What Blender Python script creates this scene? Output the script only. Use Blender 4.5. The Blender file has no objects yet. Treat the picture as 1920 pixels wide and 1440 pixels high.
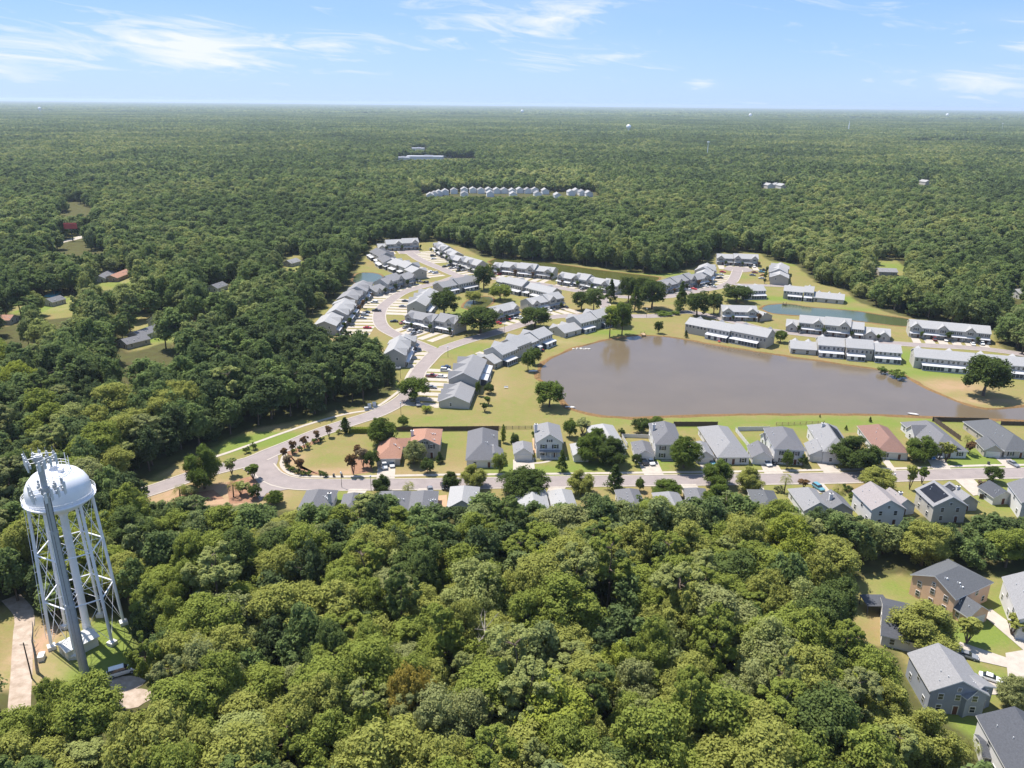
import bpy, math, random
import numpy as np
from math import radians as rad, sin, cos, pi, tan, atan2, hypot
random.seed(7); rng = np.random.default_rng(11)
scene = bpy.context.scene
COL = scene.collection

# ---------------------------------------------------------------- camera, sky, sun, exposure
FPX, CAMH = 1460.0, 120.0                 # focal length in photo pixels (1920 wide), height in metres
PITCH, ROLL = math.atan(526 / FPX), 0.0099
def _basis():
    c, s = cos(PITCH), sin(PITCH)
    f = (0, c, -s); r0 = (1, 0, 0); u0 = (0, s, c); cr, sr = cos(ROLL), sin(ROLL)
    return [cr*r0[i]+sr*u0[i] for i in range(3)], [cr*u0[i]-sr*r0[i] for i in range(3)], f
RX, UX, FX = _basis()
from mathutils import Matrix, Vector
cam_d = bpy.data.cameras.new("camera"); cam = bpy.data.objects.new("camera", cam_d); COL.objects.link(cam)
cam_d.sensor_width = 36; cam_d.lens = 36 * FPX / 1920; cam_d.clip_start = 0.5; cam_d.clip_end = 200000
m = Matrix([[RX[i], UX[i], -FX[i], 0] for i in range(3)] + [[0, 0, 0, 1]]); m[2][3] = CAMH
cam.matrix_world = m; scene.camera = cam

SUN_EL = rad(64); SUN_H = (-0.77, 0.638)   # sun beyond the left of the picture
SKY_STRENGTH, SUN_STRENGTH, EXPOSURE = 0.140, 4.6, 0.90
world = bpy.data.worlds.new("World"); scene.world = world; world.use_nodes = True
nt = world.node_tree; nt.nodes.clear()
def wn(t, **k):
    n = nt.nodes.new(t)
    for a, b in k.items(): setattr(n, a, b)
    return n
def wmath(op, a, b=None, c=None):
    n = wn("ShaderNodeMath", operation=op)
    for i, v in enumerate((a, b, c)):
        if v is None: continue
        if isinstance(v, (int, float)): n.inputs[i].default_value = v
        else: nt.links.new(v, n.inputs[i])
    return n.outputs[0]
out = wn("ShaderNodeOutputWorld"); bg = wn("ShaderNodeBackground"); sky = wn("ShaderNodeTexSky")
sky.sky_type = 'NISHITA'; sky.sun_disc = False; sky.sun_elevation = SUN_EL
sky.sun_rotation = atan2(SUN_H[0], SUN_H[1])
sky.air_density = 1.0; sky.dust_density = 0.35; sky.ozone_density = 2.4; sky.altitude = 100
geo = wn("ShaderNodeTexCoord"); sep = wn("ShaderNodeSeparateXYZ"); nt.links.new(geo.outputs["Generated"], sep.inputs[0])
X, Y, Z = sep.outputs
az = wmath('ARCTAN2', X, Y); el = wmath('ARCSINE', Z)
# cirrus: streaks stretched along the horizon, gathered where the photo has them (azimuth, elevation in degrees)
comb = wn("ShaderNodeCombineXYZ"); nt.links.new(wmath('MULTIPLY', az, 9.0), comb.inputs[0])
nt.links.new(wmath('ADD', wmath('MULTIPLY', el, 52.0), wmath('MULTIPLY', az, 5.0)), comb.inputs[1])
n1 = wn("ShaderNodeTexNoise"); n1.inputs["Scale"].default_value = 1.0; n1.inputs["Detail"].default_value = 9; n1.inputs["Roughness"].default_value = 0.62; n1.inputs["Distortion"].default_value = 1.5
nt.links.new(comb.outputs[0], n1.inputs["Vector"])
n2 = wn("ShaderNodeTexNoise"); n2.inputs["Scale"].default_value = 0.45; n2.inputs["Detail"].default_value = 5; n2.inputs["Distortion"].default_value = 0.6
nt.links.new(comb.outputs[0], n2.inputs["Vector"])
CL = [(-29, 10.6, 8, 1.0, .85), (-24, 9.0, 5, .5, .6), (-21, 3.0, 5, 1.7, .95), (-31, 2.4, 8, 1.2, .7), (-12, 3.6, 7, 1.1, .55),
      (1, 5.6, 5.5, 1.6, .85), (4, 3.2, 7, 1.5, .5), (-17, 10.5, 3, .5, .5), (9, 7, 5, 1.5, .45), (33, 9.6, 7, 1.3, .85), (34, 5.0, 5, .6, .9), (29, 1.6, 6, .9, .55),
      (33, 3.3, 4, .7, .6), (12.6, 1.3, 1.2, .35, .9), (-8, 6.6, 12, 1.0, .35), (3, 9.5, 8, 1.2, .5)]
msum = None
for a0, e0, wa, we, amp in CL:
    da = wmath('DIVIDE', wmath('SUBTRACT', az, rad(a0)), rad(wa)); de = wmath('DIVIDE', wmath('SUBTRACT', el, rad(e0)), rad(we))
    g = wmath('MULTIPLY', wmath('EXPONENT', wmath('MULTIPLY', wmath('ADD', wmath('MULTIPLY', da, da), wmath('MULTIPLY', de, de)), -1.0)), amp)
    msum = g if msum is None else wmath('MAXIMUM', msum, g)
base = wmath('ADD', wmath('MULTIPLY', n1.outputs[0], 0.75), wmath('MULTIPLY', n2.outputs[0], 0.45))
dens = wmath('MULTIPLY', wmath('SUBTRACT', wmath('ADD', base, wmath('MULTIPLY', msum, 0.29)), 0.70), 3.6)
veil = wmath('MULTIPLY', wmath('MULTIPLY', msum, n2.outputs[0]), 0.26)
dens = wmath('MINIMUM', wmath('MAXIMUM', wmath('ADD', wmath('MAXIMUM', dens, 0.0), veil), 0.0), 0.9)
mix = wn("ShaderNodeMix", data_type='RGBA'); nt.links.new(dens, mix.inputs[0])
rmp = wn("ShaderNodeValToRGB"); nt.links.new(wmath('MAXIMUM', Z, 0.0), rmp.inputs[0]); rmp.color_ramp.elements[0].color = (1.62, 2.5, 4.1, 1); rmp.color_ramp.elements[1].color = (1.15, 1.75, 3.0, 1)
for p_, c_ in ((.04, (1.42, 2.3, 4.05, 1)), (.13, (1.02, 1.90, 3.9, 1)), (.24, (.82, 1.62, 3.7, 1)), (.5, (1.3, 1.9, 3.0, 1))): e_ = rmp.color_ramp.elements.new(p_); e_.color = c_
sc_ = wn("ShaderNodeMix", data_type='RGBA'); sc_.inputs[0].default_value = .88      # clear summer blue laid over the sky model
nt.links.new(sky.outputs[0], sc_.inputs[6]); nt.links.new(rmp.outputs[0], sc_.inputs[7])
nt.links.new(sc_.outputs[2], mix.inputs[6]); mix.inputs[7].default_value = (3.7, 3.85, 4.3, 1)
nt.links.new(mix.outputs[2], bg.inputs[0]); bg.inputs[1].default_value = SKY_STRENGTH; nt.links.new(bg.outputs[0], out.inputs[0])
sd = bpy.data.lights.new("sun", 'SUN'); sun = bpy.data.objects.new("sun", sd); COL.objects.link(sun)
sd.energy = SUN_STRENGTH; sd.angle = rad(0.55); sd.color = (1.0, 0.94, 0.85)
sv = Vector((SUN_H[0]*cos(SUN_EL), SUN_H[1]*cos(SUN_EL), sin(SUN_EL)))
sun.rotation_euler = sv.to_track_quat('Z', 'Y').to_euler(); sun.location = (0, 0, 200)
vs = scene.view_settings; vs.view_transform = 'Standard'; vs.look = 'None'; vs.gamma = 1; vs.use_curve_mapping = False; vs.exposure = EXPOSURE
cy = scene.cycles; cy.max_bounces = 5; cy.diffuse_bounces = 3; cy.glossy_bounces = 2; cy.transmission_bounces = 2; cy.volume_bounces = 0; cy.transparent_max_bounces = 6
cy.caustics_reflective = False; cy.caustics_refractive = False

# ---------------------------------------------------------------- photo pixel <-> world
def G(px, py, z=0.0):
    a = (px - 960) / FPX; b = -(py - 720) / FPX
    d = [FX[i] + a*RX[i] + b*UX[i] for i in range(3)]; t = (z - CAMH) / d[2]
    return (d[0]*t, d[1]*t)
def PX(x, y, z):
    v = (x, y, z - CAMH); w = v[1]*FX[1] + v[2]*FX[2]
    return 960 + FPX*(v[0]*RX[0]+v[1]*RX[1]+v[2]*RX[2])/w, 720 - FPX*(v[0]*UX[0]+v[1]*UX[1]+v[2]*UX[2])/w, w

# ---------------------------------------------------------------- materials
def mat(name, c1, c2=None, scale=0.5, rough=0.8, detail=6, bump=0.0, bscale=8.0, metal=0.0, spec=0.3, stretch=None, c3=None, coord='Object'):
    m = bpy.data.materials.new(name); m.use_nodes = True; t = m.node_tree; b = t.nodes["Principled BSDF"]
    b.inputs["Roughness"].default_value = rough; b.inputs["Metallic"].default_value = metal; b.inputs["Specular IOR Level"].default_value = spec
    if c2 is None: c2 = tuple(v*0.82 for v in c1)
    tc = t.nodes.new("ShaderNodeTexCoord"); src = tc.outputs["Object"]
    if coord == 'World': src = t.nodes.new("ShaderNodeNewGeometry").outputs["Position"]
    if stretch:
        mp = t.nodes.new("ShaderNodeMapping"); mp.inputs["Scale"].default_value = stretch; t.links.new(src, mp.inputs[0]); src = mp.outputs[0]
    n = t.nodes.new("ShaderNodeTexNoise"); n.inputs["Scale"].default_value = scale; n.inputs["Detail"].default_value = detail; n.inputs["Roughness"].default_value = .65
    t.links.new(src, n.inputs["Vector"]); r = t.nodes.new("ShaderNodeValToRGB"); t.links.new(n.outputs[0], r.inputs[0])
    r.color_ramp.elements[0].position = .32; r.color_ramp.elements[1].position = .68
    r.color_ramp.elements[0].color = (*c2, 1); r.color_ramp.elements[1].color = (*c1, 1)
    if c3: e = r.color_ramp.elements.new(.5); e.color = (*c3, 1)
    t.links.new(r.outputs[0], b.inputs["Base Color"])
    if bump:
        n2 = t.nodes.new("ShaderNodeTexNoise"); n2.inputs["Scale"].default_value = bscale; n2.inputs["Detail"].default_value = 4; t.links.new(src, n2.inputs["Vector"])
        bp = t.nodes.new("ShaderNodeBump"); bp.inputs["Strength"].default_value = bump; t.links.new(n2.outputs[0], bp.inputs["Height"]); t.links.new(bp.outputs[0], b.inputs["Normal"])
    return m
def leafmat(name, c, var=0.22, trans=0.42, rand=False, ramp=None):
    m = bpy.data.materials.new(name); m.use_nodes = True; t = m.node_tree; t.nodes.clear()
    o = t.nodes.new("ShaderNodeOutputMaterial"); d = t.nodes.new("ShaderNodeBsdfDiffuse"); tr = t.nodes.new("ShaderNodeBsdfTranslucent"); mx = t.nodes.new("ShaderNodeMixShader")
    mx.inputs[0].default_value = trans; t.links.new(d.outputs[0], mx.inputs[1]); t.links.new(tr.outputs[0], mx.inputs[2]); t.links.new(mx.outputs[0], o.inputs[0])
    g = t.nodes.new("ShaderNodeNewGeometry"); n = t.nodes.new("ShaderNodeTexNoise"); n.inputs["Scale"].default_value = 0.35; n.inputs["Detail"].default_value = 3
    t.links.new(g.outputs["Position"], n.inputs["Vector"])
    n2 = t.nodes.new("ShaderNodeTexWhiteNoise"); n2.noise_dimensions = '1D'
    t.links.new(g.outputs["Random Per Island"], n2.inputs["W"])
    ma = t.nodes.new("ShaderNodeMath"); ma.operation = 'MULTIPLY_ADD'; t.links.new(n.outputs[0], ma.inputs[0]); ma.inputs[1].default_value = var*2.2; ma.inputs[2].default_value = 1.04 - var*1.1 - var*.57
    mb = t.nodes.new("ShaderNodeMath"); mb.operation = 'MULTIPLY_ADD'; t.links.new(n2.outputs[0], mb.inputs[0]); mb.inputs[1].default_value = var*1.15; t.links.new(ma.outputs[0], mb.inputs[2])
    if rand:
        oi = t.nodes.new("ShaderNodeObjectInfo"); at = t.nodes.new("ShaderNodeAttribute"); at.attribute_name = "rnd"
        big = t.nodes.new("ShaderNodeTexNoise"); big.inputs["Scale"].default_value = 0.006; big.inputs["Detail"].default_value = 3; t.links.new(g.outputs["Position"], big.inputs["Vector"])
        ad = t.nodes.new("ShaderNodeMath"); ad.operation = 'ADD'; t.links.new(oi.outputs["Random"], ad.inputs[0]); t.links.new(at.outputs["Fac"], ad.inputs[1])
        fr = t.nodes.new("ShaderNodeMath"); fr.operation = 'FRACT'; t.links.new(ad.outputs[0], fr.inputs[0])
        bg_ = t.nodes.new("ShaderNodeMath"); bg_.operation = 'MULTIPLY_ADD'; t.links.new(big.outputs[0], bg_.inputs[0]); bg_.inputs[1].default_value = 1.8; bg_.inputs[2].default_value = -0.92
        a2 = t.nodes.new("ShaderNodeMath"); a2.operation = 'ADD'; a2.use_clamp = True; st_ = t.nodes.new("ShaderNodeTexNoise"); st_.inputs["Scale"].default_value = 0.0013; st_.inputs["Detail"].default_value = 4; t.links.new(g.outputs["Position"], st_.inputs["Vector"])
        s2_ = t.nodes.new("ShaderNodeMath"); s2_.operation = 'MULTIPLY_ADD'; t.links.new(st_.outputs[0], s2_.inputs[0]); s2_.inputs[1].default_value = 1.8; s2_.inputs[2].default_value = -0.95
        s3_ = t.nodes.new("ShaderNodeMath"); s3_.operation = 'ADD'; t.links.new(bg_.outputs[0], s3_.inputs[0]); t.links.new(s2_.outputs[0], s3_.inputs[1])
        f2_ = t.nodes.new("ShaderNodeMath"); f2_.operation = 'MULTIPLY_ADD'; t.links.new(fr.outputs[0], f2_.inputs[0]); f2_.inputs[1].default_value = .8; f2_.inputs[2].default_value = .1
        t.links.new(f2_.outputs[0], a2.inputs[0]); t.links.new(s3_.outputs[0], a2.inputs[1])
        r = t.nodes.new("ShaderNodeValToRGB"); t.links.new(a2.outputs[0], r.inputs[0]); r.color_ramp.interpolation = 'LINEAR'
        els = r.color_ramp.elements
        els[0].position, els[1].position = 0.0, 1.0; els[0].color = (*ramp[0], 1); els[1].color = (*ramp[-1], 1)
        for k in range(1, len(ramp)-1):
            e = els.new(k/(len(ramp)-1)); e.color = (*ramp[k], 1)
        col = r.outputs[0]
    else:
        rgb = t.nodes.new("ShaderNodeRGB"); rgb.outputs[0].default_value = (*c, 1); col = rgb.outputs[0]
    vm = t.nodes.new("ShaderNodeVectorMath"); vm.operation = 'SCALE'; t.links.new(col, vm.inputs[0]); t.links.new(mb.outputs[0], vm.inputs["Scale"])
    t.links.new(vm.outputs[0], d.inputs[0]); t.links.new(vm.outputs[0], tr.inputs[0])
    return m
LEAF = {'mid green': (.225, .265, .058), 'olive green': (.285, .300, .078), 'dark green': (.120, .160, .050), 'yellow green': (.270, .305, .055), 'full green': (.120, .165, .036), 'deep green': (.080, .112, .032),
        'grey green': (.265, .285, .115), 'pale green': (.300, .330, .115), 'golden brown': (.310, .250, .055), 'deep bluish green': (.150, .195, .060),
        'reddish': (.18, .112, .055), 'tan pink': (.28, .22, .14)}
LM = {k: leafmat('foliage_' + k.replace(' ', '_'), v) for k, v in LEAF.items()}
_ON = 'zero one two three four five six seven eight nine ten eleven twelve thirteen fourteen fifteen sixteen seventeen eighteen nineteen'.split(); _TE = 'x x twenty thirty forty fifty sixty seventy eighty ninety'.split()
def numw(n): n = int(max(1, min(99, round(n)))); return _ON[n] if n < 20 else _TE[n//10]+('-'+_ON[n % 10] if n % 10 else '')
LEAFY = leafmat('foliage_wood', None, rand=True, ramp=[(.095,.128,.052), (.120,.164,.062), (.146,.196,.068), (.170,.228,.076), (.205,.240,.098), (.250,.282,.090), (.315,.335,.130)])
BARK = mat('bark', (.16,.12,.09), (.08,.06,.045), 3, .9)
PALEBARK = mat('pale_bark', (.42,.38,.33), (.22,.19,.16), 3, .9)
ASPH = mat('asphalt', (.275,.236,.226), (.225,.194,.188), 0.25, .92, spec=.2, coord='World')
CONC = mat('concrete', (.42,.375,.325), (.34,.30,.26), 0.5, .9, coord='World')
MULCH = mat('mulch', (.30,.165,.10), (.20,.11,.07), .8, .95, coord='World')
DIRT = mat('dirt_track', (.44,.36,.30), (.27,.21,.16), .5, .95, coord='World')
BANK = mat('bank_earth', (.22,.12,.05), (.12,.08,.03), 1, .95, coord='World')
WHITE = mat('white_paint', (.68,.67,.66), (.62,.61,.60), .6, .5)
SIDING = mat('cream_siding', (.45,.43,.385), (.40,.38,.34), .4, .7)
SIDW = mat('white_siding', (.60,.59,.58), (.54,.53,.52), .4, .7)
SIDG = mat('grey_siding', (.40,.41,.41), (.35,.355,.36), .4, .7)
SIDT = mat('tan_siding', (.66,.44,.30), (.60,.40,.27), .4, .75)
SIDB = mat('beige_siding', (.42,.38,.33), (.36,.33,.28), .4, .75)
BRICK = mat('brick', (.40,.27,.21), (.30,.19,.15), 3, .85)
def roofm(n, c): return mat(n, c, tuple(v*.72 for v in c), 2.2, .9, detail=8, bump=.25, bscale=5, spec=.15, stretch=(1, 1, 3))
RGREY = roofm('grey_shingle', (.255,.253,.262)); RLIGHT = roofm('light_shingle', (.355,.352,.355)); RMID = roofm('mid_shingle', (.165,.165,.178))
RDARK = roofm('dark_shingle', (.085,.09,.105)); RCHAR = roofm('charcoal_shingle', (.115,.12,.13)); RRED = roofm('terracotta_shingle', (.36,.20,.145)); RBRN = roofm('brown_shingle', (.24,.145,.12))
RWHT = mat('metal_porch_roof', (.50,.50,.52), (.44,.44,.46), 1, .4, metal=.0, spec=.5)
GLASS = mat('window_glass', (.035,.042,.05), (.02,.025,.03), 1, .08, spec=.8)
SCREEN = mat('porch_screen', (.07,.08,.10), (.04,.045,.06), 1, .5)
DOORC = mat('front_door', (.12,.05,.04), (.09,.04,.03), 1, .5)
SHUT = mat('dark_shutter', (.03,.035,.05), (.025,.03,.04), 1, .5)
GARD = mat('garage_door_paint', (.66,.63,.58), (.60,.575,.53), 1, .5, stretch=(1, 1, 12))
SOLAR = mat('solar_cells', (.020,.026,.045), (.014,.018,.03), 3, .35, spec=.35)
STEELW = mat('white_tank_steel', (.82,.82,.84), (.74,.74,.77), .25, .35, spec=.5)
STEELG = mat('galvanised_steel', (.46,.48,.51), (.38,.40,.43), 1.4, .5, metal=.25, spec=.5, detail=10)
ANTW = mat('antenna_plastic', (.68,.69,.70), (.60,.61,.62), 1, .5)
WOODF = mat('weathered_fence', (.11,.080,.060), (.065,.05,.04), 3, .95)
WOODT = mat('tan_wood', (.38,.27,.16), (.28,.2,.12), 3, .9)
TYRE = mat('tyre_rubber', (.03,.03,.03), None, 3, .9)
POLEM = mat('dark_pole', (.05,.05,.05), None, 2, .6)
def carm(n, c): return mat('car_paint_' + n, c, tuple(v*.93 for v in c), 1, .25, spec=.6)
CARC = {'white': (.78,.78,.78), 'silver': (.48,.49,.50), 'grey': (.20,.21,.23), 'black': (.025,.025,.03), 'dark blue': (.03,.06,.14), 'blue': (.06,.22,.50),
        'red': (.55,.03,.03), 'maroon': (.22,.05,.05), 'yellow': (.65,.45,.06), 'teal': (.10,.26,.33), 'orange': (.60,.28,.10), 'tan': (.42,.34,.25)}
CM = {k: carm(k.replace(' ', '_'), v) for k, v in CARC.items()}
def water(name, c, rough=.12, ns=.6, bmp=.12):
    m = mat(name, c, tuple(v*.85 for v in c), .03, rough, bump=bmp, bscale=ns, spec=.5, coord='World'); return m
W_MAIN = water('lake_water', (.140,.108,.070), .15, 1.4, .035); W_GREEN = water('green_pond_water', (.085,.090,.024), .2); W_TEAL = water('teal_pond_water', (.075,.092,.040), .14)
POOL = water('pool_water', (.12,.52,.70), .1)

# ---------------------------------------------------------------- mesh helpers
class MB:
    def __init__(s): s.v = []; s.f = []; s.mi = []; s.m = 0; s.o = (0, 0, 0)
    def add(s, vs, fs, m=None):
        n = len(s.v); s.v += [(a-s.o[0], b-s.o[1], c-s.o[2]) for a, b, c in vs]; s.f += [tuple(n+i for i in f) for f in fs]; s.mi += [s.m if m is None else m]*len(fs)
    def obox(s, c, ux, hx, hy, z0, z1, m=None):     # box centred at c (xy), half sizes along ux and its normal
        uy = (-ux[1], ux[0]); P = [(c[0]+a*hx*ux[0]+b*hy*uy[0], c[1]+a*hx*ux[1]+b*hy*uy[1]) for a, b in ((-1,-1),(1,-1),(1,1),(-1,1))]
        s.add([(p[0], p[1], z0) for p in P]+[(p[0], p[1], z1) for p in P], [(3,2,1,0),(4,5,6,7),(0,1,5,4),(1,2,6,5),(2,3,7,6),(3,0,4,7)], m)
    def tube(s, p0, p1, r0, r1=None, n=8, caps=True, m=None):
        r1 = r0 if r1 is None else r1; a = Vector(p0); b = Vector(p1); d = (b-a).normalized()
        u = d.orthogonal().normalized(); w = d.cross(u); vs = []
        for p, r in ((a, r0), (b, r1)):
            for i in range(n):
                t = 2*pi*i/n; q = p + u*(cos(t)*r) + w*(sin(t)*r); vs.append(tuple(q))
        fs = [(i, (i+1) % n, n+(i+1) % n, n+i) for i in range(n)]
        if caps: fs += [tuple(range(n-1, -1, -1)), tuple(range(n, 2*n))]
        s.add(vs, fs, m)
    def lathe(s, c, prof, n=32, m=None):
        vs = []; fs = []
        for r, z in prof:
            for i in range(n): t = 2*pi*i/n; vs.append((c[0]+r*cos(t), c[1]+r*sin(t), z))
        for k in range(len(prof)-1):
            for i in range(n): j = (i+1) % n; fs.append((k*n+i, k*n+j, (k+1)*n+j, (k+1)*n+i))
        s.add(vs, fs, m)
    def poly(s, pts, z, m=None):
        s.add([(p[0], p[1], z) for p in pts], [tuple(range(len(pts)))], m)
    def build(s, name, mats, parent=None, loc=None, smooth=False):
        me = bpy.data.meshes.new(name); me.from_pydata(s.v, [], s.f)
        for x in (mats if isinstance(mats, (list, tuple)) else [mats]): me.materials.append(x)
        if any(s.mi): me.polygons.foreach_set('material_index', s.mi)
        if smooth: me.polygons.foreach_set('use_smooth', [True]*len(s.f))
        ob = bpy.data.objects.new(name, me); COL.objects.link(ob)
        if parent is not None: ob.parent = parent
        if loc is not None: ob.location = loc
        return ob
def tag(o, label, cat, group=None):
    o['label'] = label; o['category'] = cat
    if group: o['group'] = group
    return o
def thing(name, loc, label, cat, group=None):
    o = bpy.data.objects.new(name, None); COL.objects.link(o); o.location = loc; o.empty_display_size = .5
    return tag(o, label, cat, group)
def structure(o): o['kind'] = 'structure'; return o
def smooth_line(pts, step=3.0):
    P = [np.array(p, float) for p in pts]; P = [2*P[0]-P[1]] + P + [2*P[-1]-P[-2]]; outp = []
    for i in range(1, len(P)-2):
        a, b, c, d = P[i-1:i+3]; n = max(2, int(np.linalg.norm(c-b)/step))
        for k in range(n):
            t = k/n; outp.append(.5*((2*b)+(-a+c)*t+(2*a-5*b+4*c-d)*t*t+(-a+3*b-3*c+d)*t**3))
    outp.append(P[-2]); return outp
def strip(mb, line, off, w, z0, z1=None):      # ribbon along a line, offset sideways; with thickness if z1 is given
    L = len(line); E = []
    for i, p in enumerate(line):
        d = line[min(i+1, L-1)] - line[max(i-1, 0)]; d = d/np.linalg.norm(d); n = np.array([-d[1], d[0]])
        E.append((p+n*(off-w/2), p+n*(off+w/2)))
    if z1 is None:
        vs = [(q[0], q[1], z0) for e in E for q in e]; mb.add(vs, [(2*i+1, 2*i, 2*i+2, 2*i+3) for i in range(L-1)]); return
    vs = []
    for a, b in E: vs += [(a[0], a[1], z0), (b[0], b[1], z0), (b[0], b[1], z1), (a[0], a[1], z1)]
    fs = []
    for i in range(L-1):
        o = 4*i
        for j in range(4): k = (j+1) % 4; fs.append((o+j, o+k, o+4+k, o+4+j))
    fs += [(3, 2, 1, 0), (4*L-4, 4*L-3, 4*L-2, 4*L-1)]; mb.add(vs, fs)
def inpoly(x, y, poly):
    x = np.asarray(x, float); y = np.asarray(y, float); r = np.zeros(x.shape, bool); n = len(poly); j = n-1
    for i in range(n):
        xi, yi = poly[i]; xj, yj = poly[j]
        if yi != yj:
            c = ((yi > y) != (yj > y)) & (x < (xj-xi)*(y-yi)/(yj-yi)+xi); r ^= c
        j = i
    return r
GP = lambda pts: [G(*p) for p in pts]

# ---------------------------------------------------------------- ground
CLEAR_PX = [(215,935),(250,922),(300,888),(360,858),(425,826),(470,805),(560,790),(640,769),(690,760),(728,742),(742,725),(742,700),(715,680),(650,665),(600,650),(572,625),(588,600),
    (618,570),(648,545),(664,520),(672,500),(688,480),(703,459),(745,453),(790,455),(820,453),(870,464),(905,483),(960,487),(1040,493),(1120,501),(1180,511),(1230,515),(1275,510),
    (1305,500),(1335,488),(1345,474),(1422,474),(1446,490),(1490,495),(1530,530),(1590,547),(1600,562),(1660,585),(1720,600),(1800,612),(1862,618),(1868,642),(1905,672),(1990,690),
    (2300,720),(2300,972),(1920,972),(1830,972),(1700,970),(1600,972),(1500,975),(1300,965),(1100,965),(900,965),(700,962),(540,960),(500,948),(430,945),(330,945),(250,950)]
CLEAR = GP(CLEAR_PX)
CLR2 = GP([(1572,1122),(1604,1085),(1700,1078),(1860,1082),(2150,1092),(2400,1600),(1900,1600),(1860,1450),(1820,1375),(1745,1335),(1705,1290),(1690,1218),(1600,1205),(1580,1165)])
CLR3 = GP([(-150,1150),(30,1140),(75,1165),(110,1170),(160,1145),(235,1160),(262,1215),(235,1262),(120,1285),(70,1290),(-150,1300)])
MEADOW = GP([(1645,490),(1680,487),(1695,500),(1702,516),(1640,516)])
MEADOW2 = GP([(112,378),(140,380),(168,390),(165,402),(140,400)])
FARCLR = GP([(795,364),(870,359),(1000,361),(1115,360),(1112,371),(1000,372),(860,371),(800,371)])
LEFTC = [GP([(232,648),(285,622),(335,630),(290,648),(242,664)]), GP([(85,600),(82,565),(120,558),(165,575),(150,592)]), GP([(180,545),(185,525),(235,518),(245,530),(215,545)]),
         GP([(100,462),(120,450),(190,432),(188,440),(130,466)]), GP([(530,500),(545,478),(565,478),(556,505)]), GP([(300,625),(345,610),(400,612),(400,640),(330,650)]), GP([(0,600),(30,600),(30,612),(0,612)])]
CLEARS = [CLEAR, CLR2, CLR3, MEADOW, MEADOW2, FARCLR] + LEFTC
def lattice(a, b, st, extra): return np.array(sorted([-e for e in extra] + list(np.arange(a, b+.1, st)) + extra), float)
gx = lattice(-300, 440, 2.5, [700, 1500, 3500, 9000, 20000, 40000]); gy = np.array([-40000, -9000, -500, 0] + list(np.arange(96, 800, 2.5)) + [900, 1200, 1800, 3000, 6000, 12000, 25000, 40000], float)
XX, YY = np.meshgrid(gx, gy); nx, ny = len(gx), len(gy)
forest = np.ones(XX.shape)
for c in CLEARS: forest[inpoly(XX, YY, c)] = 0
def blob(px, py, rx, ry): c = G(px, py); return np.exp(-(((XX-c[0])/rx)**2+((YY-c[1])/ry)**2))
green = np.zeros(XX.shape); bare = np.zeros(XX.shape)
for b in [(480,828,14,7,1.2),(520,822,10,5,1.0),(425,845,9,5,.8),(1110,622,22,6,1.1),(1060,640,20,5,.6),(1745,695,22,10,.9),(1450,560,30,8,.8),(1560,560,30,7,.9),(1600,580,25,5,.5),(1710,670,10,14,.8),(1900,700,14,8,.9),
          (1870,870,12,12,.9),(1850,860,14,8,.8),(1085,870,14,10,.6),(1000,885,16,4,.7),(930,880,8,7,.9),(1410,850,8,16,.8),(1660,860,4,3,1),(1245,862,8,4,1),(1220,880,4,5,.6),(1800,880,10,6,.6),
          (868,590,10,30,.7),(1440,580,10,10,.4),(1000,490,60,8,.6),(1250,515,40,8,.6),(720,830,5,10,.3),(1040,730,10,20,.25),(1300,790,60,6,.35),(1500,800,50,8,.45),(1700,790,50,6,.4),(635,932,6,3,.9),(790,930,8,3,.5),
          (70,1250,7,12,1.1),(150,1290,10,8,1.1),(220,1170,6,7,.8),(1690,1120,6,8,.3),(1830,1190,10,5,.9),(1800,1390,10,6,1.1),(1900,1130,14,10,.5),(1850,1280,6,4,1.0),(1900,950,10,8,.5),(1650,1095,8,5,.3),
          (1590,940,8,6,.6),(1470,955,12,6,.3),(1870,925,8,8,.6),(200,1215,12,8,.7),(690,545,15,20,.4),(715,520,20,10,.3),(880,650,14,10,.4),(850,800,10,20,.2),(1500,495,20,10,.5),(280,636,16,12,.9),(110,572,16,12,.8),(210,532,16,10,.8),(150,440,40,30,.7),(140,390,60,60,.9),(1670,498,20,20,.6),(550,490,14,14,.5)]:
    green += b[4]*blob(*b[:4])
for b in [(1780,725,18,10,.8),(1830,752,25,4,.9),(1545,690,40,3,.4),(910,700,10,14,.5),(1040,640,18,5,.6),(1220,575,12,8,.5),(925,730,8,10,.4),(360,885,14,4,.7),(430,930,16,8,1.5),(400,925,12,7,1.2),(345,935,12,5,1.2),
          (660,880,5,6,.7),(548,868,4,10,.9),(600,885,10,2.5,.8),(860,880,10,4,.3),(600,770,30,3,.6),(470,800,20,4,.7),(650,600,6,50,.5),(780,885,14,4,.5),(1080,585,10,8,.2),(1690,600,60,5,.5),(1760,605,30,5,.8),
          (70,1200,5,14,.9),(30,1260,3,20,.9),(60,1300,4,14,.8),(1665,1150,6,10,.5),(1180,890,60,3,.1),(1300,930,30,6,.3),(880,520,10,6,.3),(935,640,20,4,.3)]:
    bare += b[4]*blob(*b[:4])
dng = np.sin(XX*.05+YY*.021)*np.cos(YY*.043-XX*.017); gl = (XX < -145) & (YY > 290) & (YY < 620) & (dng > .46); forest[gl] = .12; green[gl] += .35; bare[gl] += .35*(np.sin(XX[gl]*.2) > .2)
for _ in range(3): forest[1:-1, 1:-1] = (forest[1:-1, 1:-1]*2+forest[:-2, 1:-1]+forest[2:, 1:-1]+forest[1:-1, :-2]+forest[1:-1, 2:])/6
me = bpy.data.meshes.new('ground'); vs_ = np.stack([XX.ravel(), YY.ravel(), np.zeros(XX.size)], 1)
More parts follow.
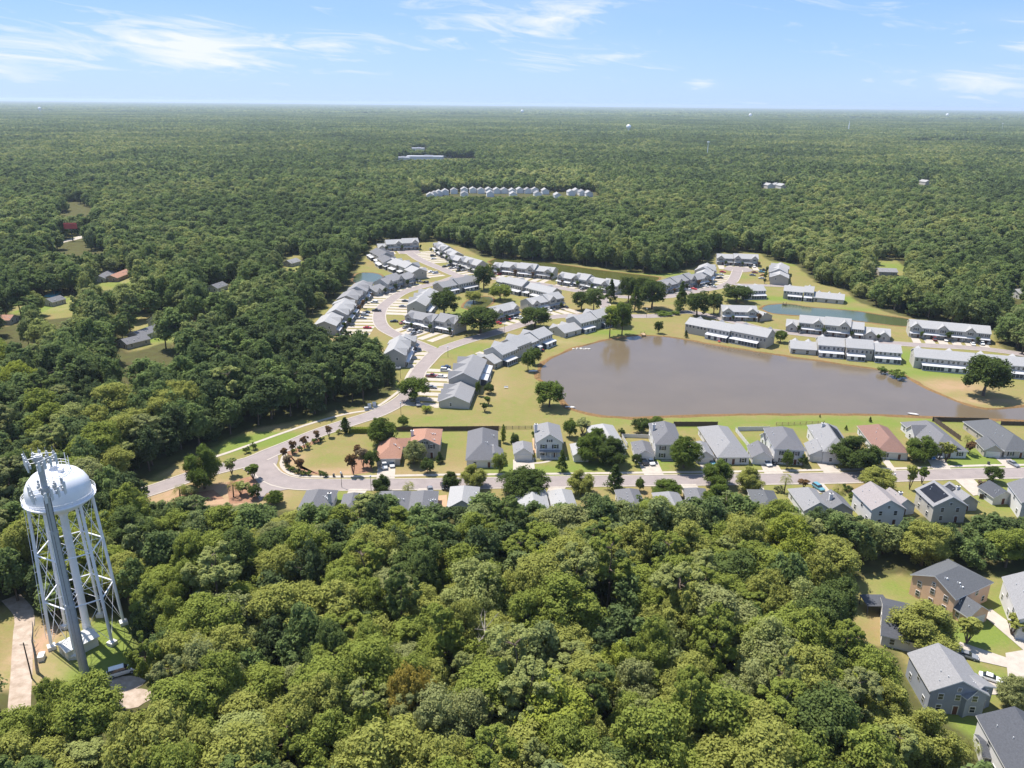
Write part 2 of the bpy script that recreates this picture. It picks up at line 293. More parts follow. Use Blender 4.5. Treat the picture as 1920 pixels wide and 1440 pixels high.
ii = np.arange((nx-1)*(ny-1)); r_, c_ = ii//(nx-1), ii % (nx-1); q0 = r_*nx+c_; quads = np.stack([q0, q0+1, q0+nx+1, q0+nx], 1)
me.vertices.add(len(vs_)); me.vertices.foreach_set('co', vs_.ravel()); me.loops.add(quads.size); me.loops.foreach_set('vertex_index', quads.ravel().astype(np.int32))
me.polygons.add(len(quads)); me.polygons.foreach_set('loop_start', np.arange(0, quads.size, 4, dtype=np.int32)); me.update(calc_edges=True)
at = me.attributes.new('cover', 'FLOAT_COLOR', 'POINT'); ca = np.stack([np.clip(green, 0, 1.3).ravel(), np.clip(bare, 0, 1.3).ravel(), forest.ravel(), np.ones(XX.size)], 1); at.data.foreach_set('color', ca.ravel().astype(np.float32))
gm = bpy.data.materials.new('lawn_and_forest_floor'); gm.use_nodes = True; t = gm.node_tree; b = t.nodes["Principled BSDF"]; b.inputs["Roughness"].default_value = .95; b.inputs["Specular IOR Level"].default_value = .1
def nd(ty, **k):
    n = t.nodes.new(ty)
    for a, v in k.items(): setattr(n, a, v)
    return n
gg = nd("ShaderNodeNewGeometry"); cv = nd("ShaderNodeAttribute", attribute_name='cover'); sp = nd("ShaderNodeSeparateColor"); t.links.new(cv.outputs["Color"], sp.inputs[0])
def noise(sc, de=6, di=0.0):
    n = nd("ShaderNodeTexNoise"); n.inputs["Scale"].default_value = sc; n.inputs["Detail"].default_value = de; n.inputs["Distortion"].default_value = di; n.inputs["Roughness"].default_value = .7; t.links.new(gg.outputs["Position"], n.inputs["Vector"]); return n.outputs[0]
def mth(op, a, bb, c=None, clamp=False):
    n = nd("ShaderNodeMath", operation=op); n.use_clamp = clamp
    for i, v in enumerate((a, bb, c)):
        if v is None: continue
        if isinstance(v, (int, float)): n.inputs[i].default_value = v
        else: t.links.new(v, n.inputs[i])
    return n.outputs[0]
def mixc(f, a, bb):
    n = nd("ShaderNodeMix", data_type='RGBA'); t.links.new(f, n.inputs[0])
    for i, v in ((6, a), (7, bb)):
        if isinstance(v, tuple): n.inputs[i].default_value = (*v, 1)
        else: t.links.new(v, n.inputs[i])
    return n.outputs[2]
big = noise(.035, 4, .6); mid = noise(.16, 6, .5); fine = noise(1.6, 5); patch = noise(.45, 8, .8)
tan_ = mixc(mth('MULTIPLY_ADD', fine, 1.6, -.3, True), (.175,.140,.055), (.262,.212,.098)); tan2 = mixc(mth('MULTIPLY_ADD', mid, 2.6, -.9, True), tan_, (.225,.152,.078)); tan2 = mixc(mth('MULTIPLY_ADD', patch, 3.0, -1.75, True), tan2, (.30,.245,.13))
grn = mixc(mth('MULTIPLY_ADD', fine, 1.6, -.3, True), (.105,.150,.028), (.175,.210,.048))
gf = mth('ADD', mth('MULTIPLY_ADD', big, 1.6, -.60), mth('MULTIPLY_ADD', mid, 1.1, -.42)); gf = mth('ADD', gf, mth('MULTIPLY_ADD', patch, 1.3, -.65)); gf = mth('ADD', gf, mth('MULTIPLY', sp.outputs[0], .95), None, True)
lawn = mixc(gf, tan2, grn)
bf = mth('MULTIPLY', sp.outputs[1], mth('MULTIPLY_ADD', mid, 2.6, -.6, True), None, True); lawn = mixc(bf, lawn, (.36,.235,.155))
floor = mixc(mth('MULTIPLY_ADD', mid, 2.0, -.5, True), (.060,.048,.024), (.085,.095,.030))
ff = mth('MULTIPLY_ADD', mth('ADD', sp.outputs[2], mth('MULTIPLY_ADD', mid, .9, -.45)), 2.5, -.75, True)
allc = mixc(ff, lawn, floor); t.links.new(allc, b.inputs["Base Color"])
me.materials.append(gm); ground = bpy.data.objects.new('ground', me); COL.objects.link(ground); structure(ground)

# ---------------------------------------------------------------- roads, kerbs, pavements
ROADS = {
 'main_street': ([(2080,884),(1920,887),(1800,889),(1650,894),(1540,897),(1400,899),(1240,901),(1060,903),(860,907),(700,909),(600,909),(545,906),(510,894),(492,874)], 7.4, (1, 1)),
 'winding_street': ([(215,940),(298,915),(360,893),(420,877),(470,865),(505,850),(550,832),(594,813),(650,794),(710,774),(752,751),(768,735),(778,713),(785,696),(800,679),(820,660),(851,647),(892,634),(934,622),(976,609),(1020,597),(1070,592),(1120,592),(1181,593),(1235,592),(1283,585),(1330,592),(1380,604),(1429,617),(1481,624),(1570,634),(1691,645),(1812,652),(1874,658),(1925,666)], 7.0, (1, 1)),
 'crescent_street': ([(820,660),(800,652),(774,641),(738,626),(717,612),(711,595),(716,578),(734,562),(757,548),(790,538),(830,528),(861,517)], 7.0, (1, 1)),
 'top_street': ([(768,474),(784,485),(805,495),(830,505),(861,517),(905,520),(960,526),(1010,532),(1056,541),(1092,547),(1125,551),(1170,557),(1244,557),(1300,547),(1325,543),(1350,538),(1371,529),(1379,517),(1383,506)], 7.0, (1, 1)),
 'cross_street': ([(1128,551),(1131,565),(1138,578),(1150,590)], 6.5, (1, 1)),
 'east_lane': ([(1371,532),(1388,534),(1429,535),(1475,537)], 5.5, (0, 0)),
}
ROADLINES = []
zz = .06
KERB = MB()
for nm, (pts, w, kb) in ROADS.items():
    ln = smooth_line(GP(pts), 3.0); ROADLINES.append((ln, w)); r = MB(); strip(r, ln, 0, w, zz); zz += .006
    structure(r.build(nm, ASPH))
G_ROADPTS = [(p, w) for ln, w in ROADLINES for p in ln]
allp = np.array([p for p, w in G_ROADPTS]); allw = np.array([w for p, w in G_ROADPTS]); rid = np.concatenate([[i]*len(ln) for i, (ln, w) in enumerate(ROADLINES)])
def near_road(x, y, skip=-1, extra=0.0):
    d = np.hypot(allp[:, 0]-x, allp[:, 1]-y); ok = rid != skip
    return bool(np.any((d < allw/2+extra) & ok))
for i, (ln, w) in enumerate(ROADLINES):                     # concrete kerb and gutter, left open where another road joins
    for side in (-1, 1):
        seg = []
        for k, p in enumerate(ln):
            d = ln[min(k+1, len(ln)-1)]-ln[max(k-1, 0)]; d = d/np.linalg.norm(d); n = np.array([-d[1], d[0]]); q = p+n*side*(w/2+.3)
            if near_road(q[0], q[1], i, .2):
                if len(seg) > 2: strip(KERB, seg, 0, .55, 0, .14)
                seg = []
            else: seg.append(q)
        if len(seg) > 2: strip(KERB, seg, 0, .55, 0, .14)
structure(KERB.build('kerb', CONC))
TURN = MB()
for px, py, r in ((768,473,9.5),(1384,505,11)):
    c = G(px, py); TURN.poly([(c[0]+r*cos(a*pi/12), c[1]+r*sin(a*pi/12)) for a in range(24)], .105)
structure(TURN.build('turning_circle', ASPH))
c = G(492, 880)
jb = MB(); jb.poly(GP([(478,862),(520,846),(522,862),(516,880),(526,893),(545,899),(545,917),(500,925),(488,940),(478,925),(484,905),(470,890),(455,880)]), .11); structure(jb.build('road_junction', ASPH))
SW = MB()
for pts in ([(535,850),(528,868),(535,882),(556,892),(600,894),(700,893),(850,890),(1000,889),(1240,886),(1400,884),(1560,881),(1700,878),(1840,873),(2000,871)],
            [(380,864),(430,848),(480,830),(530,812),(590,792),(650,776),(700,766),(745,736),(757,722),(764,705),(775,688)]):
    strip(SW, smooth_line(GP(pts), 3), 0, 1.5, 0, .09)
structure(SW.build('pavement', CONC))
WALK = MB(); GB = MB()
TRK = smooth_line(GP([(40,1500),(38,1400),(36,1330),(40,1270),(42,1220),(44,1180),(45,1150),(20,1120)]), 3); strip(GB, TRK, 0, 4.2, .05); 
for k_, p in enumerate((G(232,1285), G(190,1308), G(150,1345), G(250,1310))): GB.poly([(p[0]+4*cos(a)*(1+.2*sin(3*a)), p[1]+3*sin(a)) for a in np.linspace(0, 2*pi, 14)[:-1]], .07+.006*k_)
structure(GB.build('gravel_track', DIRT))
LR = MB(); strip(LR, smooth_line(GP([(80,470),(110,455),(140,448),(165,440),(190,431),(230,425)]), 5), 0, 9, .05); structure(LR.build('distant_road', CONC))

# ---------------------------------------------------------------- water
def pond(name, px, m, bank=.9, z=.035):
    pts = [np.array(p) for p in GP(px)]; pts = smooth_line(pts+[pts[0]], 4)[:-1]; mb = MB(); mb.poly([tuple(p) for p in pts], z); structure(mb.build(name, m))
    bb = MB(); ln = pts+[pts[0], pts[1]]; n = len(ln); vs = []; rr = random.Random(5)
    ar = sum(pts[i][0]*pts[(i+1) % len(pts)][1]-pts[(i+1) % len(pts)][0]*pts[i][1] for i in range(len(pts))); sg = 1 if ar > 0 else -1
    for i, p in enumerate(ln[:-1]):
        d = ln[min(i+1, n-1)]-ln[max(i-1, 0)]; d = d/np.linalg.norm(d); nn = np.array([d[1], -d[0]])*sg; w = rr.uniform(.6, 1.5)*bank
        a = p-nn*.3; c = p+nn*w*.5; e = p+nn*w*1.6; h = .30*bank
        vs += [(a[0], a[1], .02), (c[0], c[1], h*rr.uniform(.7, 1.3)), (e[0], e[1], .0)]
    fs = []
    for i in range(n-2):
        o = 3*i; fs += [(o, o+3, o+4, o+1), (o+1, o+4, o+5, o+2)]
    bb.add(vs, fs); structure(bb.build('bank', BANK))
pond('lake', [(1012,710),(1014,692),(1030,675),(1060,661),(1090,650),(1130,640),(1160,634),(1190,630),(1220,630),(1252,632),(1290,638),(1330,646),(1400,657),(1470,668),(1540,678),(1600,687),(1650,694),(1690,703),(1712,716),(1740,731),(1775,745),(1812,760),(1850,768),(1890,766),(1960,763),(2100,770),(2100,800),(1960,791),(1900,787),(1800,783),(1700,779),(1600,776),(1450,776),(1330,777),(1240,780),(1180,782),(1130,779),(1090,771),(1070,764),(1052,745),(1030,725)], W_MAIN, 1.3)
pond('teal_pond', [(1427,579),(1436,573),(1450,571),(1480,570),(1520,576),(1570,580),(1610,584),(1660,592),(1703,598),(1712,604),(1700,612),(1640,606),(1560,597),(1500,592),(1450,588)], W_TEAL, .9)
pond('green_canal', [(916,491),(931,485),(962,484),(1004,489),(1046,495),(1108,504),(1171,512),(1225,518),(1237,522),(1215,530),(1171,528),(1108,520),(1040,511),(980,503),(930,497)], W_GREEN, .8)
pond('small_west_pond', [(661,529),(664,518),(674,512),(690,511),(707,513),(718,519),(716,528),(700,531),(680,534)], W_TEAL, .8)
pond('courtyard_pond', [(868,577),(874,566),(888,560),(908,556),(923,558),(924,566),(912,576),(890,582)], W_GREEN, .8)

# ---------------------------------------------------------------- buildings
def V2(p): return np.array(p, float)
def toward_cam(c, n): return -(c[0]*n[0]+c[1]*n[1]) > 0
def window(T, c, n, z, w=.95, h=1.35, shut=False, name='window', glass=None):
    o = T.location; u = (-n[1], n[0]); mb = MB(); mb.o = tuple(o)
    f = (c[0]+n[0]*.04, c[1]+n[1]*.04); mb.obox(f, u, w/2+.13, .05, z-.13, z+h+.13, 0)
    g = (c[0]+n[0]*.07, c[1]+n[1]*.07); mb.obox(g, u, w/2, .05, z, z+h, 1)
    g2 = (c[0]+n[0]*.09, c[1]+n[1]*.09); mb.obox(g2, u, w/2, .045, z+h/2-.04, z+h/2+.04, 0)
    if shut:
        for s in (-1, 1): q = (f[0]+u[0]*s*(w/2+.42), f[1]+u[1]*s*(w/2+.42)); mb.obox(q, u, .24, .06, z-.08, z+h+.08, 2)
    return mb.build(name, [WHITE, glass or GLASS, SHUT], T)
def roof_piece(T, x0, x1, zr, W, ze, e0, e1, mt, name='roof', th=.24, hipk=.5):
    d = x1-x0; L = np.linalg.norm(d); u = d/L; n = np.array([-u[1], u[0]]); k = W*hipk
    a0 = x0 - u*(k if e0 == 'hip' else 0); a1 = x1 + u*(k if e1 == 'hip' else 0)
    P = [a0-n*W/2, a1-n*W/2, a1+n*W/2, a0+n*W/2, x0, x1]; Z = [ze, ze, ze, ze, zr, zr]; mb = MB(); mb.o = tuple(T.location)
    vs = [(p[0], p[1], z) for p, z in zip(P, Z)]+[(p[0], p[1], z-th) for p, z in zip(P, Z)]
    top = [(0, 1, 5, 4), (2, 3, 4, 5)]
    if e0 == 'hip': top.append((3, 0, 4))
    if e1 == 'hip': top.append((1, 2, 5))
    per = [0, 1]+([] if e1 == 'hip' else [5])+[2, 3]+([] if e0 == 'hip' else [4])
    mb.add(vs, top, 0); mb.add(vs, [tuple(i+6 for i in reversed(f)) for f in top]+[(per[(i+1) % len(per)], per[i], per[i]+6, per[(i+1) % len(per)]+6) for i in range(len(per))], 1)
    return mb.build(name, [mt, WHITE], T)
def segment(T, x0, x1, zr, W, ze, e0, e1, wall, roofmt, opts='', inset=.42, storeys=None, shut=False, gables=True):
    x0, x1 = V2(x0), V2(x1); d = x1-x0; u = d/np.linalg.norm(d); n = np.array([-u[1], u[0]]); k = W*.5
    roof_piece(T, x0, x1, zr, W, ze, e0, e1, roofmt)
    a0 = x0-u*((k if e0 == 'hip' else 0)-inset); a1 = x1+u*((k if e1 == 'hip' else 0)-inset); h = W/2-inset; sl = (zr-ze)/(W/2)
    zt = ze-.12+inset*sl*.0; zg = zr-.30; zw = ze+sl*inset-.26
    P = [a0-n*h, a1-n*h, a1+n*h, a0+n*h]; mb = MB(); mb.o = tuple(T.location)
    vs = [(p[0], p[1], 0) for p in P]+[(p[0], p[1], zw) for p in P]; fs = [(0, 1, 5, 4), (2, 3, 7, 6)]
    if e1 == 'gable': vs.append((a1[0], a1[1], zg)); fs.append((1, 2, 6, len(vs)-1, 5))
    else: fs.append((1, 2, 6, 5))
    if e0 == 'gable': vs.append((a0[0], a0[1], zg)); fs.append((3, 0, 4, len(vs)-1, 7))
    else: fs.append((3, 0, 4, 7))
    mb.add(vs, fs, 0); mb.build('wall', [wall], T)
    if 'n' not in opts and W > 7:
        for sd_ in (-1, 1):
            if toward_cam((x0+x1)/2, n*sd_):
                vr = random.Random(int(abs(x0[0])*10)); 
                for j in range(3):
                    f_ = vr.uniform(.2, .7); q = x0+d*vr.uniform(.1, .9)+n*sd_*W/2*f_; z_ = zr-(zr-ze)*f_; mv = MB(); mv.o = tuple(T.location); mv.tube((q[0], q[1], z_-.1), (q[0], q[1], z_+.45), .09, n=7); mv.obox((q[0]+.6, q[1]), (1, 0), .17, .17, z_-.15, z_+.2); mv.build('roof_vent', [ANTW], T)
    st = storeys or (2 if ze > 4.4 else 1); Lw = np.linalg.norm(a1-a0)
    sides = [((P[0]+P[1])/2, -n, Lw, u, 's'), ((P[2]+P[3])/2, n, Lw, u, 's'), ((P[1]+P[2])/2, u, 2*h, n, '1'), ((P[3]+P[0])/2, -u, 2*h, n, '0')]
    if 'n' in opts: return dict(u=u, n=n, a0=a0, a1=a1, h=h, sides=sides)
    for c, nn, ln, ax, key in sides:
        if not toward_cam(c, nn): continue
        if 'g' in opts and key == '1':
            q = c+nn*.05; mb = MB(); mb.o = tuple(T.location); mb.obox(q, ax, min(2.5, ln*.40), .06, .05, 2.25, 0)
            for j in range(3): mb.obox(c+nn*.055, ax, min(2.46, ln*.39), .065, .55+j*.55, .60+j*.55, 1)
            mb.build('garage_door', [GARD, SIDB], T); continue
        cnt = max(1, int(ln/3.6)); sh = shut and key == '1'
        for s in range(st):
            for i in range(cnt):
                q = c+ax*((i+.5)/cnt-.5)*ln*.92
                if s == 0 and key == '1' and i == cnt//2: 
                    mb = MB(); mb.o = tuple(T.location); mb.obox(q+nn*.04, ax, .62, .05, .1, 2.35, 1); mb.obox(q+nn*.07, ax, .47, .05, .12, 2.2, 0); mb.build('door', [DOORC, WHITE], T); continue
                if key == 's' and (i+s) % 2 and cnt > 2: continue
                window(T, q, nn, .95+2.8*s, shut=sh)
        if key == '1' and e1 == 'gable' and st == 2 and zr-ze > 2.3: window(T, c, nn, ze+.25, .7, .8, shut=sh)
    return dict(u=u, n=n, a0=a0, a1=a1, h=h, sides=sides)
def chimney(T, p, z0, z1, m=None, s=.5):
    mb = MB(); mb.o = tuple(T.location); mb.obox(p, (1, 0), s, s*.75, z0, z1, 0); mb.obox(p, (1, 0), s+.1, s*.75+.1, z1, z1+.15, 0); mb.obox(p, (1, 0), s*.5, s*.4, z1+.15, z1+.4, 1)
    mb.build('chimney', [m or SIDW, POLEM], T)

DRV = MB(); ROWS = []; AUTO_TREES = []
def row(desc, pa, pb, hint, W=12.0, zr=8.6, ze=5.7, wall=None, roof=None, low='', drive=True, rear=True, maxd=15.0, gable=True, flat=False, trees=True):
    rr = random.Random(desc); wall = wall or SIDING; roof = roof or RLIGHT
    A, B = V2(G(*pa, zr)), V2(G(*pb, zr)); mid = (A+B)/2; u = (B-A)/np.linalg.norm(B-A); n = np.array([-u[1], u[0]]); L = np.linalg.norm(B-A)
    hp = V2(G(*hint)); fn = n if np.dot(hp-mid, n) > 0 else -n
    T = thing('townhouse_row', (mid[0], mid[1], 0), desc, 'townhouse row', 'terraces of pale townhouses around the lake'); Tl = tuple(T.location)
    nu = max(2, round(L/6.6)); uw = L/nu; secs = []; i = 0
    while i < nu:
        k = min(nu-i, rr.choice((1, 2, 2, 2))) if not flat else nu
        if nu-i-k == 1: k += 1
        secs.append((i, k)); i += k
    up = 0
    for si, (i, k) in enumerate(secs):
        first, last = si == 0, si == len(secs)-1
        lowsec = ('a' in low and first and k < nu) or ('b' in low and last and k < nu)
        dz = 0 if flat else (-.7, .1, .75)[si % 3] if not lowsec else 0
        s_zr, s_ze, sW = (5.6, 2.9, W) if lowsec else (zr+dz, ze+dz*.6, W)
        off = rr.choice((-1.0, 0, 1.0)) if len(secs) > 1 and not flat else 0
        p0, p1 = A+u*(uw*i-(.0 if first else .02*si))+fn*off, A+u*(uw*(i+k)-.01)+fn*off
        info = segment(T, p0, p1, s_zr, sW, s_ze, 'gable', 'gable', wall if not (rr.random() < .25) else SIDB, roof, 'n', inset=.3)
        h = info['h']; st = 1 if lowsec else 2
        for s_, nn in ((1, fn), (-1, -fn)):
            isfront = s_ == 1; cpt = (p0+p1)/2+nn*h
            vis = toward_cam(cpt, nn)
            if isfront and gable:
                for j in range(k):
                    if (i+j) % 2 == 0 or lowsec:
                        c = A+u*uw*(i+j+.5)+fn*off; gz = s_zr-.35-.012*(i+j); g0, g1 = c, c+nn*(h+.9)
                        roof_piece(T, g0, g1, gz, uw*.86, s_ze+.05, 'gable', 'gable', roof, 'cross_gable', th=.16)
                        mb = MB(); mb.o = Tl; w2 = uw*.33; q = c+nn*(h+.5)
                        mb.add([(q[0]-u[0]*w2, q[1]-u[1]*w2, 0 if lowsec else 2.7), (q[0]+u[0]*w2, q[1]+u[1]*w2, 0 if lowsec else 2.7), (q[0]+u[0]*w2, q[1]+u[1]*w2, s_ze), (q[0], q[1], gz-.25), (q[0]-u[0]*w2, q[1]-u[1]*w2, s_ze),
                                (q[0]-u[0]*w2-nn[0]*.6, q[1]-u[1]*w2-nn[1]*.6, 0 if lowsec else 2.7), (q[0]+u[0]*w2-nn[0]*.6, q[1]+u[1]*w2-nn[1]*.6, 0 if lowsec else 2.7), (q[0]+u[0]*w2-nn[0]*.6, q[1]+u[1]*w2-nn[1]*.6, s_ze), (q[0]-u[0]*w2-nn[0]*.6, q[1]-u[1]*w2-nn[1]*.6, s_ze)],
                               [(0, 1, 2, 3, 4), (0, 4, 8, 5), (1, 6, 7, 2)]); mb.build('gable_wall', [wall], T)
                        window(T, q, nn, s_ze-1.6 if not lowsec else 1.0, 1.3, 1.3, shut=not lowsec)
            if vis:
                for j in range(k):
                    c = A+u*uw*(i+j+.5)+fn*off+nn*h
                    if isfront:
                        if st == 2 and not (gable and (i+j) % 2 == 0):
                            for q in (-.22, .22): window(T, c+u*uw*q, nn, 3.65, .9, 1.3, shut=True)
                        window(T, c-u*uw*.22, nn, .8, 1.2, 1.4)
                        mb = MB(); mb.o = Tl; mb.obox(c+u*uw*.24+nn*.04, u, .5, .05, .1, 2.2); mb.build('door', [DOORC], T)
                    else:
                        if st == 2:
                            for q in (-.30, 0, .30): window(T, c+u*uw*q, nn, 3.7, 1.1, 1.3)
                        if rr.random() < .35 or not rear or lowsec: window(T, c-u*uw*.2, nn, .3, 1.5, 1.9, name='patio_door')
            if isfront and vis and st == 2:      # porch roof with posts along the front
                j0 = 0
                mb = MB(); mb.o = Tl; a = p0+nn*h+u*.3; b_ = p1+nn*h-u*.3; o = nn*1.9
                mb.add([(a[0], a[1], 3.15), (b_[0], b_[1], 3.15), (b_[0]+o[0], b_[1]+o[1], 2.55), (a[0]+o[0], a[1]+o[1], 2.55), (a[0], a[1], 3.0), (b_[0], b_[1], 3.0), (b_[0]+o[0], b_[1]+o[1], 2.4), (a[0]+o[0], a[1]+o[1], 2.4)],
                       [(0, 1, 2, 3), (7, 6, 5, 4), (3, 2, 6, 7), (0, 3, 7, 4), (1, 5, 6, 2)])
                for j in range(k+1):
                    q = p0+(p1-p0)*(.02+.96*j/k)+nn*(h+1.75); mb.obox(q, u, .09, .09, 0, 2.5, 1)
                mb.build('porch', [roof if rr.random() < .4 else RWHT, WHITE], T)
            if not isfront and vis and rear and st == 2 and rr.random() < .9:
                mb = MB(); mb.o = Tl; a = p0+nn*h+u*(.5 if rr.random() < .5 else uw*.5); b_ = p1+nn*h-u*(.5 if rr.random() < .6 or k == 1 else uw*.6); o = nn*3.1
                mb.add([(a[0], a[1], 3.2), (b_[0], b_[1], 3.2), (b_[0]+o[0], b_[1]+o[1], 2.6), (a[0]+o[0], a[1]+o[1], 2.6), (a[0], a[1], 3.05), (b_[0], b_[1], 3.05), (b_[0]+o[0], b_[1]+o[1], 2.45), (a[0]+o[0], a[1]+o[1], 2.45)],
                       [(0, 1, 2, 3), (7, 6, 5, 4), (3, 2, 6, 7), (0, 3, 7, 4), (1, 5, 6, 2)], 0)
                a2, b2, o2 = a+u*.2, b_-u*.2, nn*2.8; mm = (a2+b2)/2+o2/2; mb.obox(mm, u, np.linalg.norm(b2-a2)/2, 1.38, .05, 2.5, 1)
                m_ = max(3, int(np.linalg.norm(b2-a2)/1.6))
                for j in range(m_+1): q = a2+(b2-a2)*j/m_+nn*2.83; mb.obox(q, u, .07, .07, 0, 2.5, 2)
                mb.obox((a2+b2)/2+nn*2.84, u, np.linalg.norm(b2-a2)/2, .05, .0, .35, 2)
                for j in range(m_//2):
                    if rr.random() < .5: q = a2+(b2-a2)*(2*j+.5)/m_+nn*2.86; mb.obox(q, u, .75, .04, .7, 2.45, 2)
                mb.build('screened_porch', [RWHT, SCREEN, SIDW], T)
    # end gable windows on ends that face the camera
    for e, nn in ((A, -u), (B, u)):
        if toward_cam(e, nn): window(T, e-nn*.3+fn*1.5, nn, 3.7 if not low else 1.1, .8, 1.2)
    if drive:
        for j in range(nu):
            c = A+u*uw*(j+.5)+fn*(W/2+1.3); t_ = 2.0
            while t_ < maxd and not near_road(c[0]+fn[0]*t_, c[1]+fn[1]*t_, extra=.3): t_ += .5
            w_ = uw*rr.uniform(.30, .37); q = c+fn*(t_/2)-fn*.4; DRV.obox(q, u, w_, t_/2+.6, -.1, .045+.0004*j)
            q = c+u*uw*.42-fn*.2; DRV.obox(q, u, .5, 1.0, -.1, .05)
    if trees and toward_cam(mid, fn):
        for j in range(0, nu, 2):
            c = A+u*uw*(j+rr.uniform(.85, 1.1))+fn*(W/2+2.2); AUTO_TREES.append((c[0], c[1], rr.uniform(3.0, 5.0), desc, j//2))
    ROWS.append((mid, u, fn, L, W, desc)); return T
row('townhouse row at the top of the estate, facing down its turning circle', (706,450), (783,447), (745,480), low='a')
row('dark grey roofed townhouse row in the upper left, beside the woods', (703,463), (735,483), (770,480), roof=RMID, drive=False)
row('pale townhouse row with its end wall by the crescent, left of the top street', (737,481), (789,501), (800,480), maxd=13)
row('short townhouse row facing the crescent beside the small west pond', (690,530), (765,507), (760,560), roof=RGREY, low='a')
row('long stepped townhouse row along the left edge, far half', (681,523), (652,552), (735,570), W=13, roof=RGREY, gable=True)
row('long stepped townhouse row along the left edge, near half reaching the trees', (649,556), (611,600), (700,600), W=13, roof=RLIGHT)
row('townhouse row right of the top street, nearest the back woods', (821,451), (858,471), (800,490), W=11, roof=RLIGHT)
row('townhouse row right of the top street, lower of the two', (851,475), (907,490), (850,510), W=11, roof=RLIGHT)
row('townhouse row backing onto the green canal, left of the two', (929,489), (1041,500), (960,525), W=12, roof=RLIGHT, low='')
row('townhouse row backing onto the green canal, right of the two', (1055,507), (1168,526), (1090,545), W=12, roof=RLIGHT, low='')
row('long white roofed townhouse row with lean-to porches left of the centre oaks', (940,516), (1046,540), (1010,525), W=11, roof=RLIGHT, wall=SIDB, drive=False)
row('townhouse row with dark rear porches behind the courtyard oak, below the top street', (822,528), (890,515), (850,505), W=11, roof=RGREY, drive=False)
row('short townhouse row on the inside of the crescent bend', (806,537), (780,566), (735,575), W=12, roof=RLIGHT)
row('townhouse row with dormers in the middle of the estate, above the road fork', (770,579), (862,596), (790,640), W=12, roof=RGREY)
row('small townhouse row between two round oaks, facing the red parked car', (915,574), (962,563), (950,600), W=12, roof=RLIGHT, low='')
row('small townhouse row facing the winding street above the dark oak', (988,558), (1049,547), (1030,585), W=12, roof=RLIGHT)
row('two storey townhouse row left of the big lakeside trees', (1042,601), (1137,578), (1040,575), W=12, roof=RLIGHT, low='a', maxd=8)
row('two storey townhouse row with a blue porch corner by the lawn, left of the lake', (905,656), (1020,612), (930,625), W=12, roof=RLIGHT, low='a', maxd=9)
row('stepped blue grey roofed townhouse row running down to the chimney gable', (884,661), (851,730), (800,700), W=13, roof=RGREY, low='b', trees=False)
row('townhouse row half hidden behind the woods, left of the road fork', (757,622), (738,657), (790,670), W=11, roof=RLIGHT, trees=False)
row('townhouse row above the far round trees, right of the green canal', (1236,525), (1313,508), (1290,545), W=13, roof=RGREY)
row('short townhouse row with an end gable beside the right turning circle', (1329,491), (1316,508), (1380,505), W=12, roof=RLIGHT, trees=False)
row('townhouse row facing the camera above the right turning circle', (1344,474), (1422,477), (1384,500), W=12, roof=RLIGHT, gable=True)
row('townhouse row seen end-on right of the right turning circle', (1462,490), (1460,512), (1430,510), W=13, roof=RLIGHT, rear=False, drive=False)
row('short townhouse row behind the large round dark tree', (1386,533), (1431,532), (1400,520), W=12, roof=RLIGHT, drive=False)
row('townhouse row between the round dark tree and the teal pond', (1352,569), (1419,571), (1390,600), W=12, roof=RLIGHT, low='a', drive=False)
row('small gabled pair of townhouses left of the teal pond', (1418,578), (1438,584), (1400,610), W=11, zr=5.8, ze=3, roof=RLIGHT, drive=False, trees=False)
row('white townhouse row on the lake shore, nearest the small dark pines', (1294,592), (1448,620), (1400,600), W=12, roof=RLIGHT, drive=False, flat=False)
row('townhouse row beyond the teal pond below the woods', (1471,533), (1586,543), (1500,520), W=12, roof=RLIGHT, low='b', drive=False)
row('long gabled townhouse row facing the camera in front of the teal pond', (1476,588), (1672,606), (1560,630), W=13, roof=RLIGHT, low='ab')
row('brown doored townhouse row facing the camera at the far right by the woods', (1705,598), (1857,611), (1770,645), W=13, roof=RLIGHT, flat=True, gable=True)
row('long townhouse row with screened porches on the lake shore, left of the gap', (1483,628), (1689,643), (1590,632), W=12, roof=RLIGHT, low='a', drive=False)
row('long townhouse row with screened porches on the lake shore at the right edge', (1713,652), (1985,675), (1850,655), W=12, roof=RLIGHT, flat=True, drive=False)

